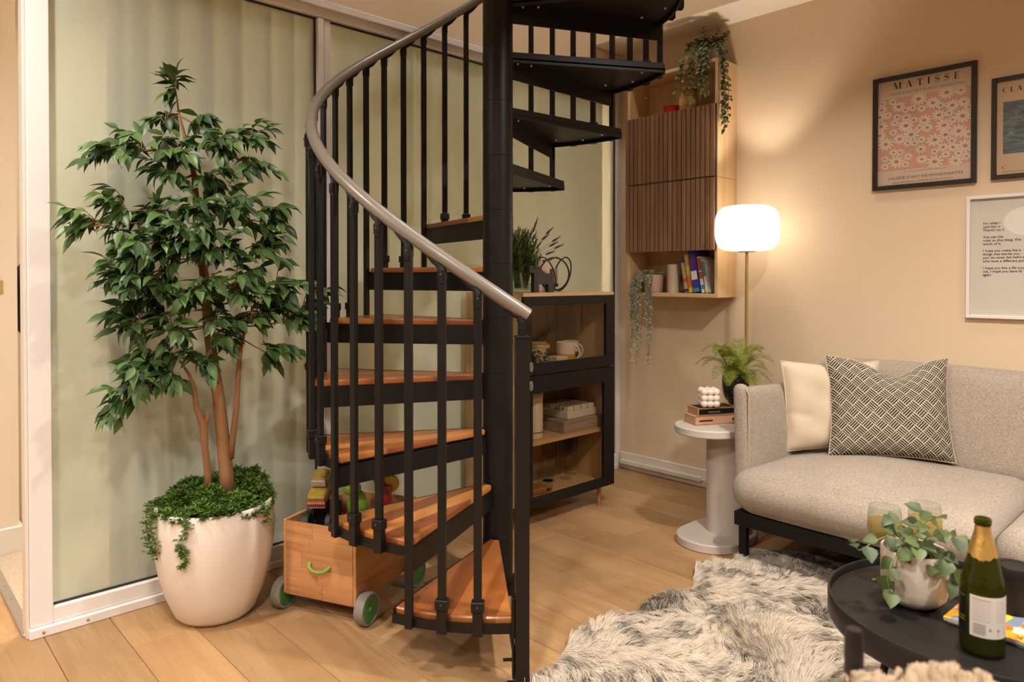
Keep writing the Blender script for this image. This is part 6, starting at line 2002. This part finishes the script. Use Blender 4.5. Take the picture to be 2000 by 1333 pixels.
# ------------------------------------------------------------------ trailing plant on top of the shelf unit
HP = Vector((3.470, 2.115, SZ1))
hp_ = thing('trailing_ivy', HP, 'variegated trailing ivy in a pale pot on top of the shelf unit', 'potted plant')
part(hp_, 'pot', G().lathe([(0.0, 0.0), (0.045, 0.0), (0.055, 0.02), (0.062, 0.085), (0.058, 0.085), (0.052, 0.06), (0.0, 0.06)], 32, HP), M('pale_grey_pot', (0.55, 0.48, 0.40), 0.6, c2=(0.45, 0.39, 0.32), ns=40), 60)
m_var = leafmat('variegated_ivy_leaf', (0.035, 0.062, 0.022), (0.200, 0.220, 0.090), 0.5, 0.15)
vshape = [leaf_mesh('leaf', 0.62, 0.2, d_, m_var) for d_ in (0.15, 0.35)]
vmesh = [mesh_of('leaf', g_, m_var, 180, recalc=False) for g_ in vshape]
spill = {'left': 300, 'shapes': vshape, 'g': G()}
hr_ = random.Random(14)
def H(dy, dx, dz):
    return HP + Vector((dx, dy, dz))
vines = []
for i in range(11):
    dy = hr_.uniform(-0.06, 0.07)
    vines.append(([H(0, 0, 0.06), H(dy, -0.06, 0.10 + 0.04 * hr_.random()), H(dy * 1.4, -0.115, 0.02), H(dy * 1.5, -0.125, -0.06), H(dy * 1.5 + hr_.uniform(-.02, .02), -0.122, hr_.uniform(-0.24, -0.10))], 13))
for i in range(5):
    dx = hr_.uniform(-0.11, 0.02)
    vines.append(([H(0, 0, 0.06), H(-0.08, dx * 0.5, 0.10), H(-0.135, dx, 0.03), H(-0.15, dx, -0.10), H(-0.148 - 0.01 * hr_.random(), dx + 0.01, -0.22), H(-0.15, dx, -0.30 - 0.13 * hr_.random())], 20))
for i in range(14):
    a = hr_.uniform(0, 6.28)
    vines.append(([H(0, 0, 0.06), H(0.05 * math.cos(a), 0.05 * math.sin(a), 0.12), H(0.11 * math.cos(a), max(-0.1, min(0.08, 0.09 * math.sin(a))), 0.13 + 0.05 * hr_.random())], 7))
for pts, n_ in vines:
    sm_ = []
    for i in range(len(pts) - 1):
        sm_ += [pts[i], pts[i].lerp(pts[i + 1], 0.5)]
    sm_.append(pts[-1])
    trail(hp_, HP, sm_, int(n_ * 1.9), 0.031, hr_, m_stem, vmesh, 0.0011, spill)

part(hp_, 'foliage', spill['g'], m_var, 180, recalc=False, kind='stuff')

# ------------------------------------------------------------------ string plant in the lower niche
QP = Vector((3.470, 2.470, ZN1))
qp = thing('string_plant', QP, 'silvery trailing string plant in a pink pot in the lower shelf niche', 'potted plant')
part(qp, 'pot', G().lathe([(0.0, 0.0), (0.050, 0.0), (0.056, 0.006), (0.062, 0.100), (0.060, 0.104), (0.055, 0.100), (0.050, 0.07), (0.0, 0.07)], 36, QP), M('pink_marbled_pot', (0.56, 0.36, 0.29), 0.5, c2=(0.64, 0.46, 0.38), ns=14), 60)
m_str = leafmat('silver_string_leaf', (0.260, 0.260, 0.165), (0.620, 0.590, 0.430), 0.6, 0.1)
qr = random.Random(4)
g = G()
for i in range(84):
    a = qr.uniform(0, 6.28)
    edge = Vector((math.cos(a) * 0.055, math.sin(a) * 0.055, 0.115))
    fall = qr.choice((0.10, 0.16, 0.24, 0.30, 0.38, 0.42)) if math.cos(a) < -0.1 or i > 24 else 0.05
    if fall > 0.08:
        yy = qr.choice((0.08, 0.06, 0.045, 0.03, -0.04, -0.045)) + qr.uniform(-0.014, 0.014)
        pts = [QP + Vector((0, 0, 0.10)), QP + Vector((-0.05, yy * 0.6, 0.125)), QP + Vector((-0.092, yy, 0.06)), QP + Vector((-0.098, yy + 0.004, -0.02)), QP + Vector((-0.099 + qr.uniform(-.008, .004), yy + qr.uniform(-.02, .02), -fall))]
    else:
        pts = [QP + Vector((0, 0, 0.10)), QP + edge, QP + edge * 1.3 + Vector((0, 0, -0.05))]
    g.tube(pts, 0.0007, 3, cap=False)
    tot = sum((pts[k_ + 1] - pts[k_]).length for k_ in range(len(pts) - 1))
    for q in range(int(tot / 0.0075)):
        t_ = (q + qr.random()) * 0.0075 / tot * (len(pts) - 1)
        i_ = min(int(t_), len(pts) - 2)
        p = pts[i_].lerp(pts[i_ + 1], min(1, t_ - i_))
        p = p + Vector((qr.uniform(-1, 0.3), qr.uniform(-1, 1), qr.uniform(-1, 1))) * 0.004
        d = Vector((qr.uniform(-1, .3), qr.uniform(-1, 1), qr.uniform(-1, .6))).normalized() * 0.0125
        w = d.cross(Vector((qr.uniform(-1, 1), 1, qr.uniform(-1, 1)))).normalized() * 0.0048
        g.add([p, p + d * 0.5 + w, p + d, p + d * 0.5 - w], [(0, 1, 2, 3)])
part(qp, 'strings', g, m_str, 0, recalc=False, kind='stuff')
